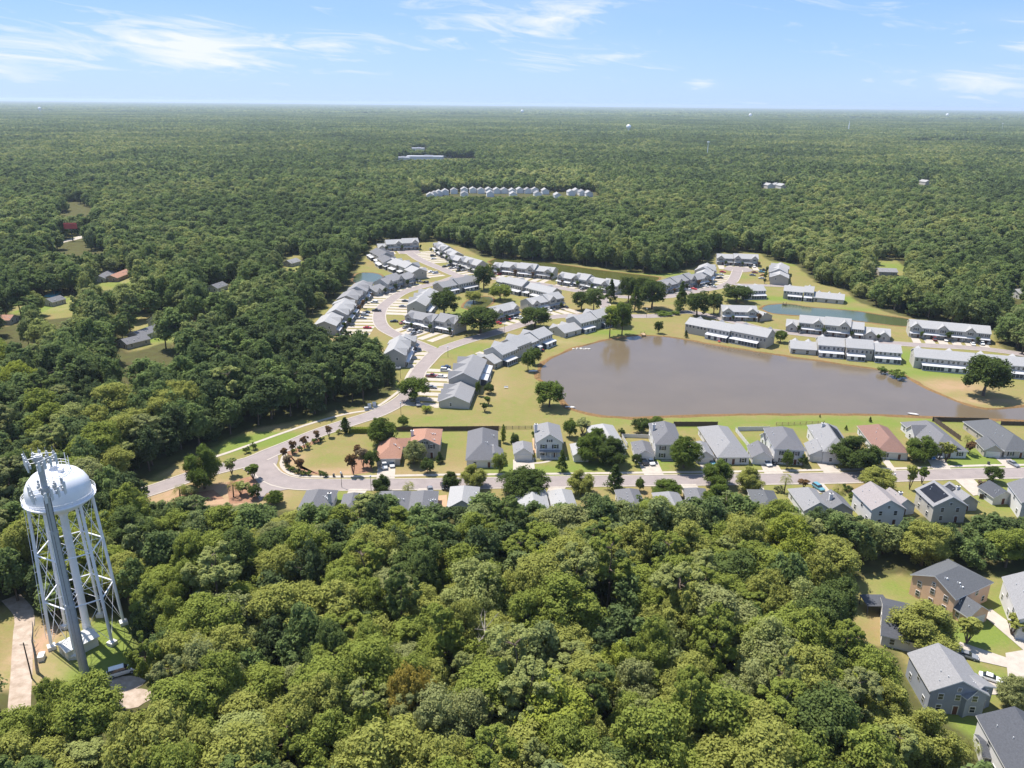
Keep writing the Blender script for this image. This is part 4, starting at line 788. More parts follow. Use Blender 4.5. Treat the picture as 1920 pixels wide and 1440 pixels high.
for px, D, h, d in ((1321, 1900, 42, 'thin pale mast rising above the right woods'), (1585, 3900, 60, 'pale church steeple above the far right woods'), (1872, 4200, 50, 'thin far mast near the right edge of the woods')):
    x = (px-960)/FPX*(D*cos(PITCH)+CAMH*sin(PITCH)); mb = MB(); mb.tube((0, 0, 0), (0, 0, h*.6), 3.0 if 'steeple' in d else .9, 2.6 if 'steeple' in d else .7, n=8); mb.tube((0, 0, h*.6), (0, 0, h), 2.4 if 'steeple' in d else .7, .2, n=8)
    if 'steeple' not in d: mb.obox((0, 0), (1, 0), 2.2, 2.2, h*.92, h*.98)
    tag(mb.build('steeple' if 'steeple' in d else 'mast', STEELW, loc=(x, D, 0)), d, 'steeple' if 'steeple' in d else 'mast')

# ---------------------------------------------------------------- fences
def fence(px, h, m, desc, post=2.5, rail=False, name='fence'):
    pts = [V2(p) for p in GP(px)]; o = pts[0]; T = thing(name, (o[0], o[1], 0), desc, 'fence')
    mb = MB(); ps = MB(); 
    for a, b in zip(pts, pts[1:]):
        L = np.linalg.norm(b-a); u = (b-a)/L; c = (a+b)/2-o; n = int(L/post)+1
        if rail:
            for z in (.35, .75, h-.1): mb.obox(c, u, L/2, .03, z-.06, z+.06)
        else: mb.obox(c, u, L/2, .035, .05, h-.08)
        for i in range(n+1): q = a+u*min(L, i*post)-o; ps.obox(q, u, .075, .075, 0, h+.06)
    mb.build('rails' if rail else 'panels', m, T); pp = ps.build('posts', m, T)
    return T
fence([(1383,808),(1442,807)], 1.8, SIDW, 'white vinyl fence along the back of the fenced yard'); fence([(1379,809),(1418,858)], 1.8, SIDW, 'white vinyl fence down the left side of the fenced yard')
fence([(1166,820),(1220,822)], 1.6, SIDW, 'white vinyl fence behind the double garage of the tall white house'); fence([(1166,821),(1176,838)], 1.6, SIDW, 'short white vinyl fence right of the light grey bungalow')
fence([(1356,856),(1393,856)], .9, SIDW, 'low white picket rail before the long grey bungalow', rail=True); fence([(1000,863),(1062,862)], .9, SIDW, 'low white picket rail before the white two storey house', rail=True)
fence([(1263,799),(1345,799)], 2.0, WOODF, 'dark wooden fence behind the tall white house'); fence([(1748,790),(1852,792)], 2.0, WOODF, 'dark wooden fence between the two right hand yards by the lake'); fence([(1750,790),(1800,826)], 2.0, WOODF, 'dark wooden fence running down beside the grey bungalow')
fence([(1876,797),(1960,799)], 1.8, WOODF, 'dark wooden fence behind the charcoal roofed house'); fence([(742,809),(935,807)], 2.0, WOODF, 'long dark wooden fence behind the terracotta roofed house')
fence([(925,805),(1002,804)], 1.3, POLEM, 'thin dark wire fence left of the white two storey house', rail=True); fence([(1455,798),(1545,795)], 1.4, WOODT, 'tan post and rail fence on the lake side of the fenced yard', rail=True)
fence([(905,715),(920,715),(918,704),(903,703)], 1.5, SIDW, 'small white enclosure behind the stepped blue grey roofed row'); fence([(1508,845),(1527,862)], 1.3, SIDW, 'white fence left of the solar panel house garage')
fence([(1812,838),(1836,840)], 1.8, WOODT, 'tan wooden fence left of the small single garage'); fence([(1836,935),(1862,936)], 1.8, WOODF, 'dark fence behind the small white garage')
fence([(1040,1),(1041,1)], 1, WOODF, 'x') if False else None

# ---------------------------------------------------------------- cars
def make_car(kind, col):
    Lc, Wc, H, base = {'suv': (4.9, 1.95, 1.75, .95), 'sedan': (4.8, 1.85, 1.42, .86), 'pickup': (5.7, 2.0, 1.85, 1.0)}[kind]
    body = MB(); h = Lc/2; w = Wc/2
    st = {'sedan': [(-h, .45, .78, .86), (-h+.12, .32, .86, .95), (-h+1.0, .28, .90, 1), (0, .28, .93, 1), (h-1.2, .28, .88, 1), (h-.25, .30, .76, .95), (h, .42, .62, .84)],
          'suv': [(-h, .45, .95, .88), (-h+.1, .34, 1.02, .96), (-h+1.0, .30, 1.04, 1), (0, .30, 1.05, 1), (h-1.2, .30, 1.02, 1), (h-.2, .34, .92, .95), (h, .46, .78, .86)],
          'pickup': [(-h, .5, .98, .92), (-h+.1, .38, 1.05, .97), (-h+1.8, .34, 1.05, 1), (0, .34, 1.08, 1), (h-1.4, .34, 1.08, 1), (h-.2, .38, 1.0, .96), (h, .5, .85, .9)]}[kind]
    vs = []
    for x, z0, z1, k in st: vs += [(x, -w*k*.96, z0), (x, w*k*.96, z0), (x, w*k, z0+(z1-z0)*.5), (x, w*k*.90, z1), (x, -w*k*.90, z1), (x, -w*k, z0+(z1-z0)*.5)]
    fs = []
    for i in range(len(st)-1):
        o = 6*i
        for j in range(6): k = (j+1) % 6; fs.append((o+j, o+6+j, o+6+k, o+k))
    fs += [tuple(range(5, -1, -1)), tuple(range(6*len(st)-6, 6*len(st)))]; body.add([(x, y, z) for x, y, z in vs], [tuple(reversed(f)) for f in fs])
    zc = st[3][2]-.02
    if kind == 'sedan': cab = (-h+.75, -h+1.45, h-2.15, h-1.45)
    elif kind == 'suv': cab = (-h+.12, -h+.45, h-2.0, h-1.35)
    else: cab = (-.9, -.6, h-2.15, h-1.5)
    x0, x1, x2, x3 = cab; g = MB()
    g.add([(x0, -w*.88, zc), (x3, -w*.88, zc), (x3, w*.88, zc), (x0, w*.88, zc), (x1, -w*.74, H-.06), (x2, -w*.74, H-.06), (x2, w*.74, H-.06), (x1, w*.74, H-.06)], [(4, 5, 6, 7), (0, 1, 5, 4), (1, 2, 6, 5), (2, 3, 7, 6), (3, 0, 4, 7)])
    r = MB(); r.add([(x1-.05, -w*.76, H-.07), (x2+.05, -w*.76, H-.07), (x2+.05, w*.76, H-.07), (x1-.05, w*.76, H-.07), (x1+.1, -w*.66, H), (x2-.1, -w*.66, H), (x2-.1, w*.66, H), (x1+.1, w*.66, H)], [(3, 2, 1, 0), (4, 5, 6, 7), (0, 1, 5, 4), (1, 2, 6, 5), (2, 3, 7, 6), (3, 0, 4, 7)])
    if kind == 'pickup': body.add([(-h+.15, -w*.78, 1.06), (-1.0, -w*.78, 1.085), (-1.0, w*.78, 1.085), (-h+.15, w*.78, 1.06)], [(0, 1, 2, 3)], 1)
    T = bpy.data.objects.new('parked_car' if kind != 'pickup' else 'pickup_truck', None); COL.objects.link(T)
    b = body.build('body', [CM[col], SCREEN], T); b.data.polygons.foreach_set('use_smooth', [False]*len(b.data.polygons))
    g.build('windows', [GLASS], T); r.build('roof', [CM[col]], T)
    for sx in (-1, 1):
        for sy in (-1, 1): q = MB(); q.tube((sx*(h-.85), sy*(w-.22), .34), (sx*(h-.85), sy*(w+.01), .34), .34, n=14, m=0); q.tube((sx*(h-.85), sy*(w+.005), .34), (sx*(h-.85), sy*(w+.02), .34), .2, n=10, m=1); q.build('wheel', [TYRE, CM['silver']], T)
    for sy in (-1, 1): q = MB(); q.obox((h-.06, sy*w*.66), (1, 0), .05, .2, .62, .74); q.build('headlight', WHITE, T); q = MB(); q.obox((-h+.05, sy*w*.68), (1, 0), .05, .16, .70, .84); q.build('tail_light', CM['red'], T)
    return T
PROTO = {}
CARS = [ # px, py, colour, kind, where
 (721,876,'silver','pickup','on the drive of the terracotta roofed house, left of the pair'),(735,873,'silver','sedan','on the drive of the terracotta roofed house, right of the pair'),(1207,869,'black','suv','before the tall white house garage, left of the white one'),(1220,869,'white','suv','before the tall white house garage, right of the black one'),
 (1333,868,'teal','sedan','on the shaded drive under the big street tree'),(1437,871,'white','suv','on the drive of the fenced white house'),(1449,867,'black','sedan','on the drive of the fenced white house, nearer its garage'),(1742,858,'blue','sedan','half under the tree before the grey roofed bungalow'),(1755,856,'silver','suv','before the grey roofed bungalow, right of the blue one'),
 (1877,853,'white','suv','before the small single garage at the right edge'),(1899,872,'grey','sedan','on the pavement end of the right edge drive'),(807,921,'grey','sedan','beside the near side patio house, on its drive'),(832,914,'black','sedan','at the kerb left of the paired street trees'),(1534,917,'teal','suv','beyond the bungalow below the red leaved tree'),
 (1812,1232,'grey','sedan','on the drive below the small ornamental tree, lower right'),(1857,1275,'white','sedan','on the drive right of the grey two storey house, lower right'),(1893,1108,'blue','sedan','beside the pale house at the right edge'),
 (836,690,'dark blue','sedan',''),(835,696,'white','suv',''),(810,707,'maroon','pickup',''),(828,708,'white','sedan',''),(809,728,'grey','sedan',''),(784,760,'grey','suv','on the drive under the leaning oak by the chimney gable'),
 (780,656,'grey','sedan',''),(772,661,'dark blue','sedan',''),(765,667,'black','suv',''),(755,679,'white','suv',''),(746,686,'black','sedan',''),(739,693,'silver','pickup',''),
 (739,604,'black','sedan',''),(755,607,'maroon','suv',''),(761,615,'grey','sedan',''),(769,620,'white','sedan',''),(778,622,'black','suv',''),(774,628,'grey','suv',''),(787,624,'silver','sedan',''),
 (702,568,'white','suv',''),(687,587,'black','sedan',''),(684,592,'silver','suv',''),(680,598,'silver','sedan',''),(689,616,'red','sedan',''),(706,584,'black','pickup',''),
 (721,551,'grey','sedan',''),(726,546,'yellow','sedan',''),(743,541,'white','suv',''),(764,536,'white','sedan',''),(770,533,'black','sedan',''),(786,529,'grey','sedan',''),(798,531,'black','suv',''),(760,566,'black','sedan',''),(755,576,'grey','sedan',''),
 (812,481,'black','suv',''),(813,486,'white','sedan',''),(807,469,'silver','suv',''),(834,501,'black','sedan',''),(842,499,'grey','suv',''),(846,504,'silver','sedan',''),(855,503,'white','sedan',''),(862,505,'black','suv',''),(860,509,'black','sedan',''),(869,508,'silver','sedan',''),(808,511,'white','sedan',''),(816,513,'silver','suv',''),
 (934,607,'red','sedan',''),(951,599,'red','suv',''),(961,597,'white','sedan',''),(967,595,'silver','suv',''),(975,598,'white','pickup',''),(1029,583,'white','suv',''),(1036,581,'grey','sedan',''),(1060,577,'black','sedan',''),
 (930,513,'red','sedan',''),(937,515,'red','suv',''),(1074,537,'white','sedan',''),(1093,543,'grey','suv',''),(1098,540,'black','sedan',''),(1106,541,'silver','sedan',''),(1301,543,'red','sedan',''),(1290,545,'white','suv',''),(1323,538,'white','sedan',''),(1333,536,'black','pickup',''),(1338,539,'silver','sedan',''),
 (1351,516,'white','sedan',''),(1350,522,'black','sedan',''),(1355,511,'red','sedan',''),(1360,497,'white','suv',''),(1379,498,'black','suv',''),(1387,499,'black','sedan',''),(1406,501,'black','suv',''),(1414,501,'white','suv',''),(1415,512,'maroon','sedan',''),(1428,511,'teal','sedan',''),(1431,508,'black','pickup',''),(1411,517,'grey','sedan',''),(1430,517,'orange','sedan',''),(1428,523,'silver','sedan',''),
 (1510,618,'white','sedan',''),(1560,624,'maroon','sedan',''),(1592,627,'black','sedan',''),(1620,631,'white','suv',''),(1752,638,'maroon','pickup',''),(1773,639,'white','sedan',''),(1824,647,'white','sedan',''),(1841,646,'white','suv',''),(1852,644,'silver','suv','')]
HOUSE_HEAD = {14: (1900,1256), 15: (1905,1290), 16: (1893,1085)}
seen = {}; TRRECT = []
for i, (px, py, colr, kind, where) in enumerate(CARS):
    x, y = G(px, py); k = (colr, kind)
    if where: q = G(*HOUSE_HEAD.get(i, (px+8+(px-960)*.02, py+14))); ang = atan2(q[1]-y, q[0]-x)+rad(random.uniform(-3, 3)); lab = '%s %s %s' % (colr, {'suv': 'SUV', 'sedan': 'car', 'pickup': 'pickup truck'}[kind], where)
    else:
        best = min(ROWS, key=lambda r: abs((np.array([x, y])-r[0])@r[1])*.6 + abs((np.array([x, y])-r[0]-r[2]*14)@r[2]) + (40 if abs((np.array([x, y])-r[0])@r[1]) > r[3]/2+10 else 0)); ang = atan2(best[2][1], best[2][0])+(pi if random.random() < .6 else 0)+rad(random.uniform(-2, 2))
        lab = '%s %s before the %s' % (colr, {'suv': 'SUV', 'sedan': 'car', 'pickup': 'pickup'}[kind], best[5].split(',')[0])
        lab = ' '.join(lab.split()[:13])
    if lab in seen: seen[lab].append((px, i))
    else: seen[lab] = [(px, i)]
    if k not in PROTO: T = make_car(kind, colr); PROTO[k] = T
    else:
        src = PROTO[k]; T = src.copy(); COL.objects.link(T)
        for ch in list(src.children): c = ch.copy(); COL.objects.link(c); c.parent = T
    T.location = (x, y, .07); T.rotation_euler = (0, 0, ang); tag(T, lab, 'pickup truck' if kind == 'pickup' else 'car', 'cars parked on the driveways'); T['_i'] = i
    if py > 840: TRRECT.append((px-7, py-7, px+7, py+7, y))
byi = {o['_i']: o for o in COL.objects if '_i' in o.keys()}
for lab, lst in seen.items():
    if len(lst) > 1:
        lst.sort()
        for j, (px, i) in enumerate(lst):
            w_ = ('left one', 'right one') if len(lst) == 2 else ('leftmost', 'middle one', 'rightmost'); byi[i]['label'] = lab+', '+(w_[j] if j < len(w_) else 'last')
for o in byi.values(): del o['_i']
T = make_car('suv', 'white'); x, y = G(229,1264); T.location = (x, y, .1); T.scale = (1.2, 1.05, 1.25); T.rotation_euler = (0, 0, .5); T.name = 'parked_van'; tag(T, 'white van half hidden by the trees right of the mast', 'van')

# ---------------------------------------------------------------- small things by the lake and the streets
def bin_(px, py, desc):
    x, y = G(px, py); T = thing('wheelie_bin', (x, y, 0), desc, 'bin'); mb = MB(); mb.obox((0, 0), (1, 0), .3, .35, .08, 1.0); mb.build('body', SCREEN, T); mb = MB(); mb.obox((0, 0), (1, 0), .33, .38, 1.0, 1.08); mb.build('lid', POLEM, T)
bin_(626,894,'dark wheelie bin on the pavement, left of the pair'); bin_(641,894,'dark wheelie bin on the pavement, right of the pair'); bin_(1853,871,'dark wheelie bin at the kerb near the small single garage')
def boat(px, py, desc, ang=.3, L=4.2):
    x, y = G(px, py); mb = MB(); n = 9; vs = []
    for i in range(n):
        t_ = i/(n-1); w = .7*math.sin(pi*(.12+.8*t_)**1.1) if t_ < .98 else .05; xx = (t_-.5)*L; vs += [(xx, -w, .55), (xx, -w*.6, .05), (xx, w*.6, .05), (xx, w, .55), (xx, w*.8, .5), (xx, 0, .18), (xx, -w*.8, .5)]
    fs = [(7*i+j, 7*i+(j+1) % 7, 7*i+7+(j+1) % 7, 7*i+7+j) for i in range(n-1) for j in range(7)]; mb.add(vs, fs); o = mb.build('rowing_boat', WHITE, loc=(x, y, .05)); o.rotation_euler = (0, 0, ang); tag(o, desc, 'boat')
boat(1069,765,'small white boat drawn up by the lakeside round tree', -.2); boat(1000,697,'small white boat under the twin lawn trees by the lake', .1); boat(1712,778,'small white boat on the near lake shore at the right', -.4)
x, y = G(1206,629); T = thing('dock', (x, y, 0), 'little wooden dock with dark frame on the far lake shore', 'dock'); mb = MB(); mb.obox((0, 0), (0, 1), 2.2, 1.1, .7, .85); mb.build('deck', WOODT, T); mb = MB()
for sx in (-1, 1):
    for sy in (-2, 2): mb.obox((sx, sy), (1, 0), .1, .1, 0, 1.7)
mb.build('posts', WOODF, T)
x, y = G(1471,572); T = thing('dock', (x, y, 0), 'tiny dark dock on the far bank of the teal pond', 'dock'); mb = MB(); mb.obox((0, 0), (1, 0), 1.2, 1.2, .6, .8); mb.build('deck', WOODF, T); mb = MB()
for sx in (-1, 1): mb.obox((sx, 0), (1, 0), .1, .1, 0, 1.9)
mb.build('posts', WOODF, T)
x, y = G(1087,654); mb = MB(); rr = random.Random(4)
for i in range(18): c = (rr.gauss(0, 3.0), rr.gauss(0, .8)); s = rr.uniform(.3, .8); mb.lathe(c, [(.01, 0), (s, .05), (s*.8, s*.5), (s*.3, s*.75), (.01, s*.8)], 6)
tag(mb.build('boulder_pile', mat('pale_stone', (.62,.60,.56), (.42,.40,.37), 1, .9), loc=(x, y, 0)), 'pale stones piled along the upper left lake bank', 'stones')
RC = random.Random(9); PT_ = [('blue', CM['blue']), ('dark', SCREEN), ('red', CM['red']), ('white', WHITE), ('teal', CM['teal']), ('tan', WOODT)]
for i, (px, py) in enumerate([(1016,647),(998,655),(975,662),(957,667),(1053,632),(1075,625),(1100,620),(1127,611),(1017,658),(1018,640),(1352,640),(1417,644),(1425,646),(1348,642),(1640,670),(1560,662),(1770,690),(1795,692),(1900,710),(1268,1)][:19]):
    x, y = G(px, py); cn, cm_ = PT_[RC.randrange(6)]; T = thing('patio_table', (x, y, 0), '%s patio table behind the lakeside townhouses, %s percent across the photo' % (cn, numw(px/19.2)), 'patio table', 'patio furniture behind the townhouses')
    mb = MB(); mb.lathe((0, 0), [(.02, .78), (.75, .78), (.75, .72), (.02, .72)], 12); mb.build('table_top', cm_, T); mb = MB(); mb.tube((0, 0, 0), (0, 0, .72), .05, n=6); mb.tube((0, 0, 0), (0, 0, .06), .35, n=8); mb.build('leg', POLEM, T)
for px, py, c, d in [(949,728,WHITE,'white garden bench on the lawn right of the stepped row'),(1018,660,SCREEN,'dark garden bench on the lawn below the blue porch row')]:
    x, y = G(px, py); T = thing('garden_bench', (x, y, 0), d, 'bench'); mb = MB(); mb.obox((0, 0), (1, 0), .9, .3, .42, .5); mb.build('seat', c, T); mb = MB(); mb.obox((0, .3), (1, 0), .9, .04, .5, 1.0); mb.build('backrest', c, T)
    for s in (-.8, .8): mb = MB(); mb.obox((s, 0), (1, 0), .05, .28, 0, .42); mb.build('leg', c, T)
for px, py, d in ((693,765,'left of the pair'),(702,762,'right of the pair')):
    misc_box('utility_cabinet', px, py, 1.4, .8, 1.9, WHITE, 'pale utility cabinet at the woods edge, '+d, 'cabinet')
misc_box('dumpster', 687, 769, 1.6, 1.2, 1.3, SIDG, 'small grey box beside the two pale cabinets', 'cabinet')
MKVAN = 1

# ---------------------------------------------------------------- trees
def unit(v): return v/np.maximum(np.linalg.norm(v, axis=-1, keepdims=True), 1e-6)
def leaves(P, N, S, rg, asp=.62):               # one bent rhombic leaf clump (two triangles) per point
    n = len(P); r = rg.normal(size=(n, 3)); Tn = unit(np.cross(N, r)); Bn = np.cross(N, Tn); S = S[:, None]
    a = P-Tn*S; c = P+Tn*S; b = P+Bn*S*asp+N*S*.25; d = P-Bn*S*asp+N*S*.25
    return np.stack([a, b, c, d], 1).reshape(-1, 3)
def crown_pts(kind, seed, nq, leaf):
    rg = np.random.default_rng(seed); P = []; N = []
    if kind == 'broad':
        H, Rc, zc, rz = 16.0, 5.0, 9.3, 7.0; nl = 20
        lob = unit(rg.normal(size=(nl*4, 3))); lob = lob[lob[:, 2] > -.75][:nl]; lc = lob*np.array([Rc*.64, Rc*.64, rz*.72])*rg.uniform(.7, 1.08, (nl, 1)); lc[:, :2] *= np.where(lc[:, 2:3] < -1, .85, 1); lc[:, 2] += zc; lr = rg.uniform(1.5, 2.6, nl)
    elif kind == 'oak':
        H, Rc, zc, rz = 11.0, 6.0, 5.6, 6.0; nl = 28
        lob = unit(rg.normal(size=(nl*4, 3))); lob = lob[lob[:, 2] > -.8][:nl]; lc = lob*np.array([Rc*.68, Rc*.68, rz*.74])*rg.uniform(.75, 1.08, (nl, 1)); lc[:, 2] += zc; lr = rg.uniform(1.6, 2.3, nl)
    elif kind == 'full':
        H, Rc, zc, rz = 14.0, 5.6, 7.1, 7.0; nl = 30
        lob = unit(rg.normal(size=(nl*4, 3))); lob = lob[lob[:, 2] > -.93][:nl]; lc = lob*np.array([Rc*.68, Rc*.68, rz*.74])*rg.uniform(.72, 1.08, (nl, 1)); lc[:, 2] += zc; lr = rg.uniform(1.5, 2.3, nl)
    elif kind == 'pine':
        H, Rc, zc = 20.0, 4.2, 14.5; nl = 22
        th = rg.uniform(0, 2*pi, nl); zz_ = rg.uniform(8.5, 19.0, nl); rr_ = np.sqrt(np.clip(1-((zz_-13.0)/7.0)**2, .05, 1))*Rc*rg.uniform(.35, 1.0, nl)
        lc = np.stack([rr_*np.cos(th), rr_*np.sin(th), zz_], 1); lr = rg.uniform(.8, 1.5, nl)
    elif kind == 'cone':
        nl = 34; t_ = (np.arange(nl)+.5)/nl; th = rg.uniform(0, 2*pi, nl)+np.arange(nl)*2.4; rr_ = (1-t_)*3.4; lc = np.stack([rr_*np.cos(th)*.8, rr_*np.sin(th)*.8, 2.0+t_*13.0], 1); lr = .7+(1-t_)*1.1
    elif kind == 'cypress':
        nl = 26; t_ = (np.arange(nl)+.5)/nl; th = np.arange(nl)*2.4; w = np.sin(pi*np.clip(.18+.80*t_, 0, 1))**.8*1.15; lc = np.stack([w*.4*np.cos(th), w*.4*np.sin(th), .8+t_*7.6], 1); lr = w*.75+.2
    elif kind == 'shrub':
        nl = 7; lob = unit(rg.normal(size=(nl*4, 3))); lob = lob[lob[:, 2] > -.2][:nl]; lc = lob*.55; lc[:, 2] += .85; lr = np.full(nl, .62)
    elif kind == 'vase':
        nl = 14; th = rg.uniform(0, 2*pi, nl); zz_ = rg.uniform(3.4, 5.6, nl); rr_ = rg.uniform(.2, 1.7, nl)*(zz_/5.6); lc = np.stack([rr_*np.cos(th), rr_*np.sin(th), zz_], 1); lr = rg.uniform(.6, .95, nl)
    per = max(1, nq//len(lc))
    for c, r in zip(lc, lr):
        ncl = max(1, int(17*(r/2)**1.2)) if per > 60 else 1
        if ncl > 1:
            d = unit(rg.normal(size=(ncl, 3))+np.array([0, 0, .45])); cc = c+d*r*rg.uniform(.62, 1.0, (ncl, 1)); cr = rg.uniform(.30, .48, ncl)*r
            k = max(3, per//ncl)
            for q, qr in zip(cc, cr):
                e = unit(rg.normal(size=(k, 3))+np.array([0, 0, .35])); p = q+e*qr*rg.uniform(.5, 1.2, (k, 1))*np.array([1, 1, .9]); P.append(p); N.append(unit(e*.9+unit(q-c)*.45+rg.normal(size=(k, 3))*.55+np.array([0, 0, .22])))
        else:
            e = unit(rg.normal(size=(per, 3))+np.array([0, 0, .4])); p = c+e*r*rg.uniform(.7, 1.12, (per, 1)); P.append(p); N.append(unit(e+rg.normal(size=(per, 3))*.35+np.array([0, 0, .3])))
    ni = nq//14; e = unit(rg.normal(size=(ni, 3))); ci = rg.integers(0, len(lc), ni); P.append(lc[ci]+e*lr[ci][:, None]*.35); N.append(unit(rg.normal(size=(ni, 3))+np.array([0, 0, 1.])))
    P = np.concatenate(P); N = np.concatenate(N); S = leaf*rg.uniform(.6, 1.25, len(P)); S[-ni:] *= 1.7
    return leaves(P, N, S, rg), lc, lr
def mesh_np(name, V, nper, mats, extra=None):
    me = bpy.data.meshes.new(name); nF = len(V)//nper; n0 = 0; vs = V; F = np.arange(len(V)).reshape(-1, nper); sizes = np.full(nF, nper); loops = F.ravel(); mi = np.zeros(nF, np.int32)
    if extra is not None:
        ev = np.array(extra.v); loops = np.concatenate([loops]+[np.array(f)+len(V) for f in extra.f]); sizes = np.concatenate([sizes, [len(f) for f in extra.f]]); mi = np.concatenate([mi, np.ones(len(extra.f), np.int32)]); vs = np.concatenate([V, ev])
    me.vertices.add(len(vs)); me.vertices.foreach_set('co', vs.astype(np.float32).ravel()); me.loops.add(len(loops)); me.loops.foreach_set('vertex_index', loops.astype(np.int32))
    me.polygons.add(len(sizes)); me.polygons.foreach_set('loop_start', np.concatenate([[0], np.cumsum(sizes)[:-1]]).astype(np.int32)); 
    for x in mats: me.materials.append(x)
    me.polygons.foreach_set('material_index', mi); me.update(calc_edges=True); return me
def trunk_mb(kind, lc, lr, seed, limbs=7):
    rr = random.Random(seed); mb = MB(); top = float(lc[:, 2].max())
    if kind == 'vase':
        for i in range(5): a = i*1.26; mb.tube((0, 0, 0), (.7*cos(a), .7*sin(a), 3.3), .10, .06, n=5); mb.tube((.7*cos(a), .7*sin(a), 3.3), (1.2*cos(a), 1.2*sin(a), 4.6), .06, .03, n=4)
        return mb
    r0 = {'broad': .34, 'full': .38, 'oak': .50, 'pine': .30, 'cone': .30, 'cypress': .14, 'shrub': .08}[kind]; H = {'broad': 11, 'full': 9, 'oak': 6.5, 'pine': 18.5, 'cone': 14, 'cypress': 7, 'shrub': .9}[kind]
    pr = Vector((0, 0, -.1)); n = 5
    for i in range(n): q = Vector((rr.uniform(-.25, .25)*(i+1)*.5, rr.uniform(-.25, .25)*(i+1)*.5, H*(i+1)/n)) if kind not in ('cypress', 'shrub', 'cone') else Vector((0, 0, H*(i+1)/n)); mb.tube(pr, q, r0*(1-.17*i), r0*(1-.17*(i+1)), n=8, caps=False); pr = q
    if kind in ('broad', 'oak', 'pine', 'full'):
        for c in lc[:limbs]: s = Vector((0, 0, max(2.2, min(H, c[2]*.58 if kind != 'pine' else c[2]-1.0)))); mb.tube(s, Vector(c), r0*.42, .05, n=5, caps=False)
    return mb
HI = {}; MIDP = {}
def add_proto(D, kind, seed, nq, leaf):
    V, lc, lr = crown_pts(kind, seed, nq, leaf); D.setdefault(kind, []).append((mesh_np('crown', V, 4, [LM['mid green']]), trunk_mb(kind, lc, lr, seed), float(V[:, 2].max()), float(np.percentile(np.hypot(V[:, 0], V[:, 1]), 97))))
for s in range(6): add_proto(HI, 'broad', 10+s, 26000, .215)
for s in range(4): add_proto(HI, 'pine', 30+s, 19000, .20)
for s in range(3): add_proto(HI, 'full', 50+s, 26000, .215)
for s in range(2): add_proto(HI, 'oak', 40+s, 26000, .215)
for k, n_, nq, lf in (('full', 3, 6000, .36), ('broad', 2, 4200, .42), ('oak', 2, 5200, .42), ('pine', 1, 3600, .36), ('cone', 2, 4200, .34), ('cypress', 1, 2200, .20), ('shrub', 2, 700, .13), ('vase', 2, 1900, .24)):
    for s in range(n_): add_proto(MIDP, k, 60+s, nq, lf)
TRM = {}
def place_tree(name, kind, x, y, h, rad_, tint, label, cat, group=None, hi=False, seed=0, bark=None, z=0):
    D = HI if hi and kind in HI else MIDP; ps = D[kind]; pi_ = seed % len(ps); me, tmb, H0, R0 = ps[pi_]
    key = (id(me), bark or 'b')
    if key not in TRM: t0 = tmb.build('trunk', BARK); TRM[key] = t0.data; bpy.data.objects.remove(t0)
    T = thing(name, (x, y, z), label, cat, group); T.scale = (rad_/R0, rad_/R0, h/H0); T.rotation_euler = (0, 0, (seed*2.399) % (2*pi))
    c = bpy.data.objects.new('crown', me); COL.objects.link(c); c.parent = T; c.material_slots[0].link = 'OBJECT'; c.material_slots[0].material = LM[tint]
    t2 = bpy.data.objects.new('trunk', TRM[key]); COL.objects.link(t2); t2.parent = T
    return T
def palm(x, y, h, label, green='olive green'):
    T = thing('palm_tree', (x, y, 0), label, 'palm tree'); mb = MB(); mb.tube((0, 0, 0), (.15, .1, h-1.0), .24, .19, n=8); mb.build('trunk', BARK, T); mb = MB(); rr = random.Random(int(x*7))
    for i in range(42):
        a = rr.uniform(0, 2*pi); e = rr.uniform(-.5, 1.2); L = rr.uniform(1.9, 2.6); c = Vector((.15, .1, h-1.0)); d = Vector((cos(a)*cos(e), sin(a)*cos(e), sin(e))); s_ = Vector((-sin(a), cos(a), 0)); m_ = c+d*L*.6; e_ = c+d*L+Vector((0, 0, -.5*L*cos(e)))
        for s in range(-3, 4): k = m_+(s_*s*.24); q = e_+s_*s*.34; mb.add([tuple(m_-s_*.02), tuple(k+Vector((0,0,.03))), tuple(q), tuple(k-s_*.09)], [(0, 1, 2, 3)])
        mb.tube(c, m_, .02, .02, n=3)
    mb.build('fronds', LM[green], T)
